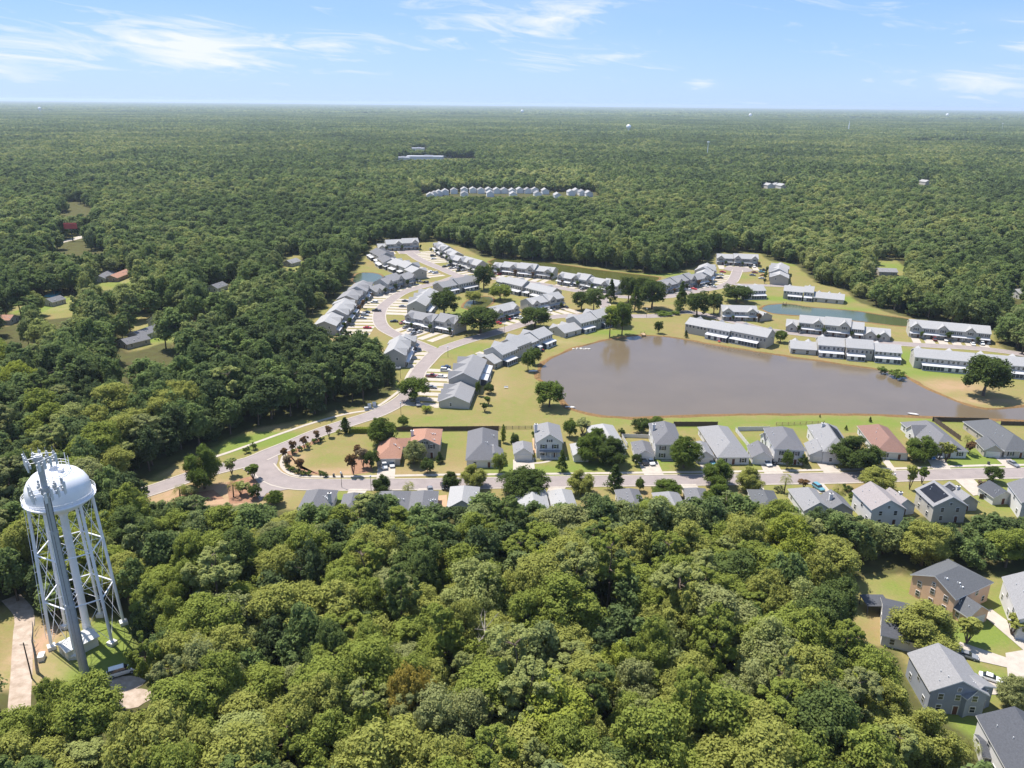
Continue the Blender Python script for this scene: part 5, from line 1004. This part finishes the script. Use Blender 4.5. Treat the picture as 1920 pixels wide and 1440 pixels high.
YARD = [ # base px, base py, crown width px, height px, kind, tint, label
 (907,543,36,46,'oak','dark green','dark oak standing alone at the left end of the long white row'),(833,592,50,52,'oak','dark green','large dark oak clump above the dormered row'),(938,563,40,32,'broad','mid green','bright green round tree right of the courtyard pond'),
 (888,567,28,22,'oak','olive green','small olive tree on the courtyard pond bank'),(901,624,72,50,'oak','dark green','very wide dark oak beside the street, right of the dormered row'),(1003,614,54,40,'oak','dark green','round dark oak above the blue porch townhouse row'),
 (1090,581,32,38,'oak','dark green','left half of the grey green oak pair by the cross street'),(1113,583,34,44,'oak','deep bluish green','right half of the oak pair by the cross street'),(1145,567,20,42,'cone','dark green','tall conical tree left of the canal end'),(1190,584,24,48,'cone','mid green','tall conical tree before the mulch circle'),
 (1178,566,32,46,'broad','dark green','dark tree just behind the conical tree at the canal end'),(1222,579,50,58,'oak','dark green','big drooping oak on the mulch circle'),(1205,560,30,40,'oak','dark green','dark oak left behind the mulch circle oak'),(1276,583,23,54,'cone','mid green','tall conical tree above the hedge by the bend'),(1306,594,44,50,'oak','dark green','grey green oak left of the white lakeshore row'),
 (1338,589,30,40,'oak','dark green','dark oak between the bend and the pond row'),(1381,566,52,32,'oak','dark green','round dome shaped dark tree before the short row'),(1143,632,30,52,'pine','mid green','left one of the tall twin trees on the lake shore'),(1166,628,34,62,'broad','mid green','right one of the tall twin trees on the lake shore'),(1155,610,44,40,'broad','yellow green','lighter tree behind the twin lake shore trees'),
 (1234,625,15,23,'broad','dark green','small dark tree on the far lake lawn'),(1286,633,8,14,'cone','dark green','tiny dark conifer on the far lake lawn'),(990,695,24,38,'broad','mid green','left one of the twin small trees by the white boat'),(1003,684,22,32,'broad','mid green','right one of the twin small trees by the white boat'),(1463,642,23,24,'broad','mid green','small tree in the gap between the lakeshore rows'),
 (1843,742,76,82,'broad','dark green','huge dark oak on the right lake shore'),(1030,763,53,53,'broad','mid green','rounded tree leaning over the left lake corner'),(777,750,52,46,'oak','mid green','leaning oak at the street edge by the chimney gable'),(715,836,52,64,'broad','mid green','tall full tree left of the terracotta house'),(756,800,20,22,'broad','mid green','small tree on the lawn behind the dark fence'),
 (648,813,17,32,'cypress','dark green','dark pointed cypress at the end of the hedge'),(384,916,62,84,'broad','mid green','tall two part tree in the island by the entrance road'),(435,890,25,34,'vase','pale green','pale small tree left of the road junction'),(475,899,27,30,'vase','mid green','small round tree casting a shadow on the junction'),
 (452,928,28,24,'vase','pale green','low pale tree in the mulch island'),(478,934,24,28,'broad','dark green','dark bushy tree behind the mulch island'),(515,946,32,32,'broad','mid green','green tree at the left end of the near side bungalows'),(356,930,30,22,'broad','grey green','grey green bush tree at the entrance road'),
 (663,890,24,42,'vase','reddish','reddish crepe myrtle left of the terracotta house'),(681,876,22,38,'vase','tan pink','brownish crepe myrtle, right one of the lawn cluster'),(668,856,18,22,'vase','reddish','small far crepe myrtle of the lawn cluster'),(697,878,27,34,'broad','dark green','dark bushy tree at the terracotta house corner'),
 (776,870,40,50,'broad','grey green','grey olive tree before the terracotta house'),(802,887,25,30,'broad','dark green','dark round evergreen before the terracotta house'),(824,868,16,22,'cone','dark green','small conical tree at the terracotta house front'),(717,925,33,39,'oak','dark green','round reddish green street tree above the grey bungalows'),
 (847,914,32,34,'broad','dark green','left one of the street tree pair above the light blue roof'),(890,913,44,50,'broad','olive green','right one of the street tree pair above the light blue roof'),(936,887,26,40,'broad','mid green','bright green tree right of the second house'),(980,930,86,62,'oak','dark green','very large dark street oak before the white house'),
 (1053,884,20,42,'cone','mid green','slim tree before the white two storey house porch'),(1105,866,50,62,'broad','mid green','left one of the big trees hiding the grey bungalow'),(1147,872,58,58,'broad','dark green','right one of the big trees hiding the grey bungalow'),(1122,845,46,48,'broad','mid green','rear one of the big trees hiding the grey bungalow'),
 (1090,926,46,54,'broad','olive green','olive tree at the kerb below the tree cluster'),(1152,917,34,48,'cone','dark green','dark pointed street tree right of the olive one'),(1068,820,26,34,'broad','mid green','left bush tree behind the white house, near the lake'),(1092,813,30,28,'vase','grey green','grey bush tree behind the white house, near the lake'),
 (1203,812,34,30,'oak','dark green','neat round tree on the lake lawn left of the tall white house'),(1231,798,24,18,'broad','mid green','low tree behind the tall white house'),(1164,818,15,15,'shrub','dark green','ball shrub right of the light grey bungalow'),(1193,873,17,23,'oak','dark green','small round tree left of the black SUV'),
 (1281,877,58,72,'broad','mid green','large spreading tree before the tall white house'),(1199,921,16,26,'broad','mid green','thin young street tree on the near kerb'),(1248,932,50,38,'broad','mid green','low green tree above the pale grey bungalow'),(1345,912,54,56,'broad','mid green','left one of the big near kerb trees before the picket bungalow'),
 (1405,920,46,50,'broad','olive green','right one of the big near kerb trees before the picket bungalow'),(1352,962,62,62,'broad','mid green','tall tree at the wood edge below the near kerb trees'),(1369,860,14,22,'vase','mid green','small tree before the picket front bungalow'),(1345,862,16,16,'vase','tan pink','small pinkish shrub tree at the picket bungalow'),
 (1475,880,20,36,'broad','mid green','slim tree in the front lawn of the fenced white house'),(1505,874,21,25,'shrub','dark green','round clipped tree on the fenced white house lawn'),(1507,915,22,18,'vase','reddish','red leaved street tree by the near kerb'),(1459,922,18,14,'shrub','grey green','grey shrub beside the tall street palm'),
 (1606,877,84,66,'oak','dark green','very large round dark tree right of the solar panel house'),(1642,917,60,50,'oak','olive green','wide olive tree on the near kerb above the mottled roof'),(1705,918,24,46,'vase','olive green','sparse willowy tree on the near kerb'),(1728,907,20,32,'vase','mid green','small tree right of the willowy kerb tree'),
 (1724,864,54,52,'oak','mid green','broad tree over the blue car'),(1773,866,27,38,'vase','olive green','olive tree right of the silver SUV'),(1815,852,20,26,'vase','reddish','red flowering tree before the grey bungalow'),(1861,903,30,32,'oak','dark green','round street tree at the right end of the near kerb'),(1836,922,17,22,'vase','tan pink','brownish little tree beside the small white garage'),
 (1631,791,6,10,'cone','dark green','tiny conifer behind the brown red roof, by the lake'),(1586,806,6,9,'cone','mid green','tiny conifer on the lawn right of the solar panel house'),(1537,783,3,7,'cone','mid green','smallest conifer on the near lake shore'),
 (1731,1212,112,92,'oak','olive green','large yard tree over the dark single storey roof'),(1812,1206,44,54,'vase','olive green','small ornamental tree beside the tan house drive'),(1896,1190,42,40,'vase','olive green','small ornamental tree on the right edge lawn'),(1895,1325,66,78,'broad','grey green','pale flowering tree at the right edge of the cul-de-sac'),
 (896,742,10,28,'broad','mid green','narrow green tree behind the chimney gable row'),(917,738,19,20,'oak','dark green','small round tree on mulch right of the stepped row'),(916,759,15,16,'vase','mid green','small tree below the mulch tree'),(909,772,16,17,'vase','dark green','dark small tree nearest the chimney gable'),
 (1652,700,20,12,'shrub','mid green','left bush on the right lake bank'),(1681,709,34,15,'shrub','mid green','wide right bush on the right lake bank'),(800,773,22,12,'shrub','yellow green','wide clipped shrub left of the chimney gable'),(1250,590,44,6,'shrub','mid green','low hedge under the mulch circle oaks'),(1275,586,18,10,'shrub','dark green','clipped hedge at the foot of the conical tree'),
 (1588,920,20,12,'shrub','dark green','flat topped clipped hedge on the near lawn'),(1594,938,14,16,'shrub','mid green','ball shrub beside the small grey house'),(463,849,14,13,'shrub','dark green','left one of two round shrubs on the bright green lawn'),(475,843,14,13,'shrub','dark green','right one of two round shrubs on the bright green lawn'),
 (940,868,8,16,'cone','dark green','little dark conifer right of the second house'),(944,830,10,36,'cypress','yellow green','slim yellow green cypress by the wire fence'),(965,842,16,30,'broad','dark green','dark bush tree left of the white garage'),(1000,818,8,10,'shrub','mid green','small shrub at the brick patio')]
YARD += [(1655,1400,100,140,'broad','olive green','big round tree at the wood edge left of the grey two storey house'), (1735,1455,110,150,'broad','olive green','big round tree at the wood edge below the grey two storey house')]
YARD += [(px, py, 15, h, 'vase', 'reddish', 'crepe myrtle on the island edge, %s from the road junction' % o) for px, py, h, o in
   [(534,862,24,'first'),(548,852,26,'second'),(571,841,24,'third'),(596,829,22,'fourth'),(617,820,22,'fifth')]] + [(542,876,18,25,'vase','tan pink','brown crepe myrtle behind the red one at the island tip'),(563,886,18,28,'vase','reddish','bright red topped crepe myrtle at the island tip')]
_ORD2 = 'first second third fourth fifth sixth seventh eighth ninth tenth eleventh twelfth thirteenth fourteenth'.split()
for i, (px, py) in enumerate([(535,872),(541,879),(549,884),(558,888),(568,890),(578,891),(561,845),(577,838),(590,831),(603,828),(552,850),(602,890),(609,894),(635,813)]):
    YARD.append((px, py, 12, 9, 'shrub', ('dark green', 'olive green', 'mid green')[i % 3], 'clipped round shrub in the island bed, %s from its upper end' % ('a b c d e f g h i j k l m n'.split()[0] if 0 else _ORD2[i])))
n_ = {}
YARD = [(a, b, c, d, e, {'mid green': 'full green', 'dark green': 'deep green'}.get(f, f) if 'bright green' not in g else f, g) for a, b, c, d, e, f, g in YARD]
for i, (px, py, w, h, kind, tint, lab) in enumerate(YARD):
    x, y = G(px, py); _, _, wd = PX(x, y, h/8); s = wd/FPX; hm = h*s/cos(PITCH)*1.0; hi = wd < 300 and w > 30
    if w/h > .8 and kind in ('broad', 'oak'): hm *= .92
    kind_ = 'full' if kind in ('broad', 'oak') else kind
    nm = {'shrub': 'shrub', 'vase': 'small_tree', 'cone': 'conical_tree', 'cypress': 'cypress_tree', 'oak': 'oak_tree', 'pine': 'pine_tree', 'broad': 'broadleaf_tree'}[kind]
    if 'hedge' in lab: nm = 'hedge'
    place_tree(nm, kind_, x, y, hm, w*s*.54, tint, lab, 'shrub' if kind == 'shrub' else 'tree', None if kind != 'shrub' else 'shrubs in the gardens', hi, i*3+1)
for px, py, h, lab in [(1470,925,34,'tall street palm above the small dark roofed house'),(765,931,26,'small street palm on the near lawn left of the patio'),(1570,925,14,'small palm on the lawn beside the flat topped hedge'),(1761,862,30,'golden palm left of the olive tree by the silver SUV'),(1809,848,30,'golden palm behind the red flowering tree'),(1812,1432,44,'palm at the bottom right sunroom'),(438,932,28,'palm in the mulch island, right one'),(338,936,26,'palm beside the entrance road, left one'),(1640,790,1,'')][:8]:
    x, y = G(px, py); _, _, wd = PX(x, y, 2); palm(x, y, h*wd/FPX/cos(PITCH), lab)
ci = 0
for x, y, h, desc, j in AUTO_TREES:
    ci += 1; place_tree('small_tree', 'vase', x, y, h*1.15, h*.36, random.Random(ci).choice(['full green', 'deep green', 'dark green', 'reddish', 'deep green']), '%s young tree before townhouses, %s percent across and %s percent down the photo' % ('short' if h < 3.9 else 'taller', numw(PX(x, y, 0)[0]/19.2), numw(PX(x, y, 0)[1]/14.4)), 'tree', 'young trees before the townhouses', False, ci)
# clipped hedge along the island
pts = GP([(655,811),(700,811)]); a, b = V2(pts[0]), V2(pts[1]); L = np.linalg.norm(b-a); u = (b-a)/L; rg = np.random.default_rng(5); n = 5200
t_ = rg.uniform(0, 1, n); s_ = rg.uniform(-1, 1, (n, 2)); f = rg.integers(0, 3, n); px_ = t_*L; py_ = np.where(f == 0, -.9, np.where(f == 1, .9, s_[:, 0]*.9)); pz_ = np.where(f == 2, 1.9, (s_[:, 1]*.5+.5)*1.9)
nrm = np.stack([np.zeros(n), np.where(f == 0, -1, np.where(f == 1, 1, 0)), np.where(f == 2, 1., .4)], 1)+rg.normal(size=(n, 3))*.5; V = leaves(np.stack([px_, py_, pz_], 1)+rg.normal(size=(n, 3))*.08, unit(nrm), np.full(n, .17), rg)
hm_ = mesh_np('hedge', V, 4, [LM['yellow green']]); ho = bpy.data.objects.new('hedge', hm_); COL.objects.link(ho); ho.location = (a[0], a[1], 0); ho.rotation_euler = (0, 0, atan2(u[1], u[0])); tag(ho, 'long bright clipped hedge left of the tall full tree', 'hedge')

# ---- the woods: candidate positions on a jittered lattice
def band(y0, y1, st, seed):
    rg = np.random.default_rng(seed); ys = np.arange(y0, y1, st*.9); out_ = []
    for k, yy in enumerate(ys):
        half = yy*.74+45; xs_ = np.arange(-half, half, st)+(k % 2)*st/2; out_.append(np.stack([xs_, np.full(len(xs_), yy)], 1))
    p = np.concatenate(out_); return p+rg.uniform(-.36, .36, p.shape)*st, rg
def project(P, z):
    w = P[:, 1]*FX[1]+(z-CAMH)*FX[2]; r = P[:, 0]*RX[0]+P[:, 1]*RX[1]+(z-CAMH)*RX[2]; u_ = P[:, 0]*UX[0]+P[:, 1]*UX[1]+(z-CAMH)*UX[2]; return 960+FPX*r/w, 720-FPX*u_/w, w
TOPC = np.array([(-400,700),(0,700),(232,700),(238,930),(300,940),(345,925),(420,940),(500,945),(545,938),(600,946),(640,945),(690,924),(735,928),(765,948),(800,944),(835,946),(860,948),(895,926),(930,921),(965,944),(1000,940),(1040,948),(1095,914),(1140,925),(1180,942),(1225,920),(1260,948),(1300,932),(1355,908),(1400,928),(1440,945),(1470,938),(1540,950),(1580,955),(1620,965),(1690,985),(1740,972),(1820,985),(1860,958),(1920,965),(2400,965)], float)
TOPL = np.array([(0,0),(560,0),(585,600),(600,612),(700,614),(728,640),(745,672),(746,0),(3000,0)], float)
PROT = [(215,575,325,660,300),(75,545,130,590,420),(180,498,245,530,520),(-10,586,30,604,380),(390,524,425,540,520),(790,340,1120,366,1240),(745,289,800,297,0),(775,288,890,296,0),(772,275,800,280,0),(1428,338,1475,352,1300),(1725,334,1745,345,1500),(1640,488,1700,514,640),(110,376,168,400,1000),
        (126,428,150,450,780),(100,432,190,470,760),(1900,536,1925,550,560),(530,470,565,500,640),(1164,218,1182,234,3300),(35,840,180,1120,150),(55,1120,232,1230,150),(30,1180,165,1258,135),(0,1160,60,1262,150),(1705,252,1855,262,3000),
        (1608,1058,1925,1160,160),(1640,1100,1740,1195,150),(1730,1200,1860,1318,140),(1860,1200,1925,1330,140),(1840,1322,1925,1440,125),(1795,1340,1830,1390,118),(212,1262,240,1275,128),(20,1290,44,1310,128),(390,905,560,945,215), (868,1225,925,1268,122)] + TRRECT
def select(P, rg, hmin, hmax, rs):
    n = len(P); h = rg.uniform(hmin, hmax, n); h = np.where(rg.uniform(size=n) < .22, h*.72, h); h *= 1+.18*np.sin(P[:, 0]*.011+1)*np.cos(P[:, 1]*.009); r = rs*rg.uniform(.68, 1.34, n)*(h/17)**.5
    keep = np.ones(n, bool)
    for c in CLEARS:
        for dx, dy in ((0, 0), (.75, 0), (-.75, 0), (0, .75), (0, -.75)): keep &= ~inpoly(P[:, 0]+dx*r, P[:, 1]+dy*r, c)
    tx, ty, tw = project(P, h); bx, by, _ = project(P, 0*h); rp = r/tw*FPX
    lim = np.interp(tx, TOPC[:, 0], TOPC[:, 1]); near = P[:, 1] < 236; over = near & (ty < lim) & (tx > 232)
    hz = np.where(over, h, h); ok = ~over
    # trees too tall for the curve of the wood edge are shortened first, dropped only when they would be tiny
    for k in range(12):
        hh = np.where(over, h*(1-.07*(k+1)), h); _, t2, _ = project(P, hh); good = over & (t2 >= lim+0) & ~ok; hz = np.where(good, hh, hz); ok |= good
    ok &= hz > 4.5; r = np.where(over & ok, np.maximum(r*(hz/h)**.7, 2.2), r); h = hz
    limL = np.interp(tx, TOPL[:, 0], TOPL[:, 1]); L = (P[:, 1] > 290) & (P[:, 1] < 470) & (tx > 570) & (tx < 746) & (by > 630); 
    ok &= ~(L & (ty < limL))
    keep &= ok; tx, ty, tw = project(P, h)
    for x0, y0, x1, y1, D in PROT: keep &= ~((P[:, 1] < D) & (tx+rp*.8 > x0) & (tx-rp*.8 < x1) & (by > y0) & (ty < y1) & (by-ty > 0) & (ty+(by-ty)*.85 > y0))
    return P[keep], h[keep], r[keep], tx[keep], ty[keep], by[keep], tw[keep]
P1, rg1 = band(88, 620, 7.4, 1); h_, r_1 = 0, 0
PROT = [(a, b, c, d, e if d > 830 else G((a+c)/2, d)[1]+2) for a, b, c, d, e in PROT]
S1 = select(P1, rg1, 12.5, 20.5, 5.0)
P, h, r, tx, ty, by, tw = S1
# thin the residential woods on the left and the surroundings of houses
dn = np.sin(P[:, 0]*.05+P[:, 1]*.021)*np.cos(P[:, 1]*.043-P[:, 0]*.017); thin = (P[:, 0] < -140) & (P[:, 1] > 290) & (dn > .38) & (rg1.uniform(size=len(P)) < .82)
k_ = ~thin; P, h, r, tx, ty, by, tw = [q[k_] for q in (P, h, r, tx, ty, by, tw)]
inview = (tx > -40) & (tx < 1960) & (ty < 1450) & (by > 0)
score = np.where(inview, r/tw, 0); order = np.argsort(-score); indiv = order[:300]; rest = np.ones(len(P), bool); rest[indiv] = False
TN = ['mid green', 'olive green', 'mid green', 'olive green', 'pale green', 'mid green', 'dark green', 'grey green', 'olive green', 'mid green', 'olive green', 'yellow green', 'mid green']
used_ = set()
for c, i in enumerate(indiv):
    rr = random.Random(c*17+3); pn = rr.random() < .22; tint = rr.choice(TN); 
    if rr.random() < .012: tint = 'golden brown'
    if pn: tint = rr.choice(['grey green', 'pale green', 'mid green', 'mid green', 'deep bluish green'])
    hh = h[i]*(1.12 if pn and h[i] > 14 and ty[i] > 1010 else 1); cyp = ty[i]+.32*(by[i]-ty[i])
    full_ = rr.random() < .35
    lab = '%s%s %s, crown %s percent across and %s percent down the photo' % ('tall ' if hh > 17 else 'low ' if hh < 12 else '', tint, 'pine' if pn else ('round broadleaf tree' if full_ else 'broadleaf tree'), numw(tx[i]/19.2), numw(cyp/14.4))
    if lab in used_: lab = lab.replace(', crown', ', farther crown')
    used_.add(lab)
    place_tree('pine_tree' if pn else 'forest_tree', 'pine' if pn else ('full' if full_ else 'broad'), P[i, 0], P[i, 1], hh, r[i]*(.92 if pn else 1.12), tint, lab, 'tree', 'trees of the front wood', True, c)
x, y = G(905, 1290); T = thing('dead_tree', (x, y, 0), 'bare pale grey dead tree poking out of the front wood below the middle', 'dead tree')
mb = MB(); rr = random.Random(8); mb.tube((0, 0, 0), (.4, .2, 13), .3, .16, n=7, caps=False); mb.build('trunk', PALEBARK, T); mb = MB()
for i in range(16):
    z0 = rr.uniform(10, 17.5); a = rr.uniform(0, 6.28); L = rr.uniform(2.0, 4.0); s = Vector((.4, .2, min(z0, 15))); e = s+Vector((cos(a)*L, sin(a)*L, rr.uniform(1.0, 3.0))); mb.tube(s, e, .10, .04, n=4)
    for j in range(3): b_ = s+(e-s)*rr.uniform(.4, .95); f_ = b_+Vector((rr.uniform(-1.2, 1.2), rr.uniform(-1.2, 1.2), rr.uniform(.3, 1.5))); mb.tube(b_, f_, .04, .015, n=3)
mb.tube((.4, .2, 13), (.7, .3, 17), .16, .05, n=5); mb.build('branches', PALEBARK, T)
# ---- the rest of the wood as one object: instances of whole trees on points
lib = bpy.data.collections.new('wood_kinds'); NL = 0
def add_lib(kind, seed, nq, leaf):
    global NL
    V, lc, lr = crown_pts(kind, seed, nq, leaf); V = V.copy(); H0, R0 = V[:, 2].max(), np.percentile(np.hypot(V[:, 0], V[:, 1]), 97)
    me = mesh_np('wood_%02d' % NL, V, 4, [LEAFY, BARK], trunk_mb(kind, lc, lr, seed, 3)); me.transform(Matrix.Diagonal((1/R0, 1/R0, 1/H0, 1))); o = bpy.data.objects.new('wood_%02d' % NL, me); lib.objects.link(o); NL += 1
for s in range(2): add_lib('full', 105+s, 4200, .44)
for s in range(3): add_lib('broad', 110+s, 3600, .46)
for s in range(2): add_lib('pine', 120+s, 2600, .42)
add_lib('oak', 125, 4000, .46)          # 0-7 near
for s in range(4): add_lib('full' if s % 2 else 'broad', 130+s, 1000, .80)
add_lib('pine', 140, 560, .85)          # 8-12 middle
for s in range(3): add_lib('broad', 150+s, 190, 1.5)   # 13-15 far
for s in range(2):                                      # 16-17 patches of many crowns for the farthest kilometres
    rg = np.random.default_rng(200+s); V_, _, _ = crown_pts('broad', 160+s, 44, 3.4); n = 30; alls = []; rn = []
    for a in range(n):
        for b in range(n):
            x, y = (a+.5+rg.uniform(-.4, .4))/n-.5, (b+.5+rg.uniform(-.4, .4))/n-.5; th = rg.uniform(0, 6.28); sc = rg.uniform(.8, 1.35); Rm = np.array([[cos(th), -sin(th)], [sin(th), cos(th)]]); q = V_.copy(); q[:, :2] = q[:, :2]@Rm.T*sc; q[:, 2] *= rg.uniform(.75, 1.25)
            q[:, 0] += x*300; q[:, 1] += y*300; alls.append(q); rn.append(np.full(len(q)//4, rg.uniform()))
    V = np.concatenate(alls); me = mesh_np('wood_%02d' % NL, V, 4, [LEAFY]); at = me.attributes.new('rnd', 'FLOAT', 'FACE'); at.data.foreach_set('value', np.concatenate(rn).astype(np.float32)); o = bpy.data.objects.new('wood_%02d' % NL, me); lib.objects.link(o); NL += 1
PTS, IDX, SCL, ROT = [], [], [], []
def emit(P, h, r, ids, w, rg):
    PTS.append(np.concatenate([P, np.zeros((len(P), 1))], 1)); IDX.append(rg.choice(ids, len(P), p=np.array(w)/sum(w))); SCL.append(np.stack([r, r, h], 1)); ROT.append(rg.uniform(0, 6.28, len(P)))
P, h, r = P[rest], h[rest], r[rest]; emit(P, h, r*1.1, list(range(8)), [3,3,3,3,3,2,2,2], rg1)
P2, rg2 = band(620, 1100, 7.8, 2); S2 = select(P2, rg2, 13, 20, 4.8); emit(S2[0], S2[1], S2[2]*1.1, [8,9,10,11,12], [3,3,3,3,2], rg2)
P3, rg3 = band(1100, 3000, 9.2, 3); S3 = select(P3, rg3, 13, 21, 5.6); emit(S3[0], S3[1], S3[2]*1.1, [13,14,15], [1,1,1], rg3)
def patches(y0, y1, size, rg):
    out_ = []
    for yy in np.arange(y0+size/2, y1, size*.96):
        half = yy*.74+size; xs_ = np.arange(-half, half, size*.97); out_.append(np.stack([xs_, np.full(len(xs_), yy)], 1))
    P = np.concatenate(out_); PTS.append(np.concatenate([P, np.zeros((len(P), 1))], 1)); IDX.append(rg.choice([16, 17], len(P))); s = size/300; SCL.append(np.tile([[s, s, 1.1 if s < 2 else 1.5]], (len(P), 1))); ROT.append(rg.integers(0, 4, len(P))*pi/2)
patches(2990, 8000, 300, rg3); patches(8000, 34000, 1100, rg3)
PTS = np.concatenate(PTS); IDX = np.concatenate(IDX); SCL = np.concatenate(SCL); ROT = np.concatenate(ROT)
print('wood instances', len(PTS), 'individual', len(indiv))
me = bpy.data.meshes.new('woodland'); me.vertices.add(len(PTS)); me.vertices.foreach_set('co', PTS.astype(np.float32).ravel())
for nm, ty_, arr, key in (('kind', 'INT', IDX.astype(np.int32), 'value'), ('turn', 'FLOAT', ROT.astype(np.float32), 'value'), ('size', 'FLOAT_VECTOR', SCL.astype(np.float32), 'vector')):
    a = me.attributes.new(nm, ty_, 'POINT'); a.data.foreach_set(key, arr.ravel())
wo = bpy.data.objects.new('woodland', me); COL.objects.link(wo); me.materials.append(LEAFY); wo['kind'] = 'stuff'; tag(wo, 'dense mixed woodland of countless trees stretching to the horizon', 'woodland')
ng = bpy.data.node_groups.new('plant_wood', 'GeometryNodeTree'); ng.interface.new_socket('Geometry', in_out='INPUT', socket_type='NodeSocketGeometry'); ng.interface.new_socket('Geometry', in_out='OUTPUT', socket_type='NodeSocketGeometry')
N_ = ng.nodes.new; gi = N_('NodeGroupInput'); go = N_('NodeGroupOutput'); iop = N_('GeometryNodeInstanceOnPoints'); cinf = N_('GeometryNodeCollectionInfo'); cinf.inputs['Collection'].default_value = lib; cinf.inputs['Separate Children'].default_value = True; cinf.inputs['Reset Children'].default_value = True
def named(nm, dt): n = N_('GeometryNodeInputNamedAttribute'); n.data_type = dt; n.inputs['Name'].default_value = nm; return [o for o in n.outputs if o.enabled and o.name == 'Attribute'][0]
cx_ = N_('ShaderNodeCombineXYZ'); ng.links.new(named('turn', 'FLOAT'), cx_.inputs[2]); ng.links.new(gi.outputs[0], iop.inputs['Points']); ng.links.new(cinf.outputs[0], iop.inputs['Instance']); iop.inputs['Pick Instance'].default_value = True
ng.links.new(named('kind', 'INT'), iop.inputs['Instance Index']); ng.links.new(cx_.outputs[0], iop.inputs['Rotation']); ng.links.new(named('size', 'FLOAT_VECTOR'), iop.inputs['Scale']); ng.links.new(iop.outputs[0], go.inputs[0])
md = wo.modifiers.new('plant', 'NODES'); md.node_group = ng

# ---------------------------------------------------------------- haze
HAZE = 5e-5
if HAZE:
    mb = MB(); mb.obox((0, 0), (1, 0), 41000, 41000, -1, 135); hz_ = bpy.data.materials.new('haze_air'); hz_.use_nodes = True; t = hz_.node_tree; t.nodes.clear(); o = t.nodes.new('ShaderNodeOutputMaterial'); v = t.nodes.new('ShaderNodeVolumePrincipled')
    v.inputs['Density'].default_value = HAZE; v.inputs['Color'].default_value = (.70, .84, 1, 1); v.inputs['Anisotropy'].default_value = .2; t.links.new(v.outputs[0], o.inputs['Volume']); hb = mb.build('haze', hz_); hb['kind'] = 'stuff'
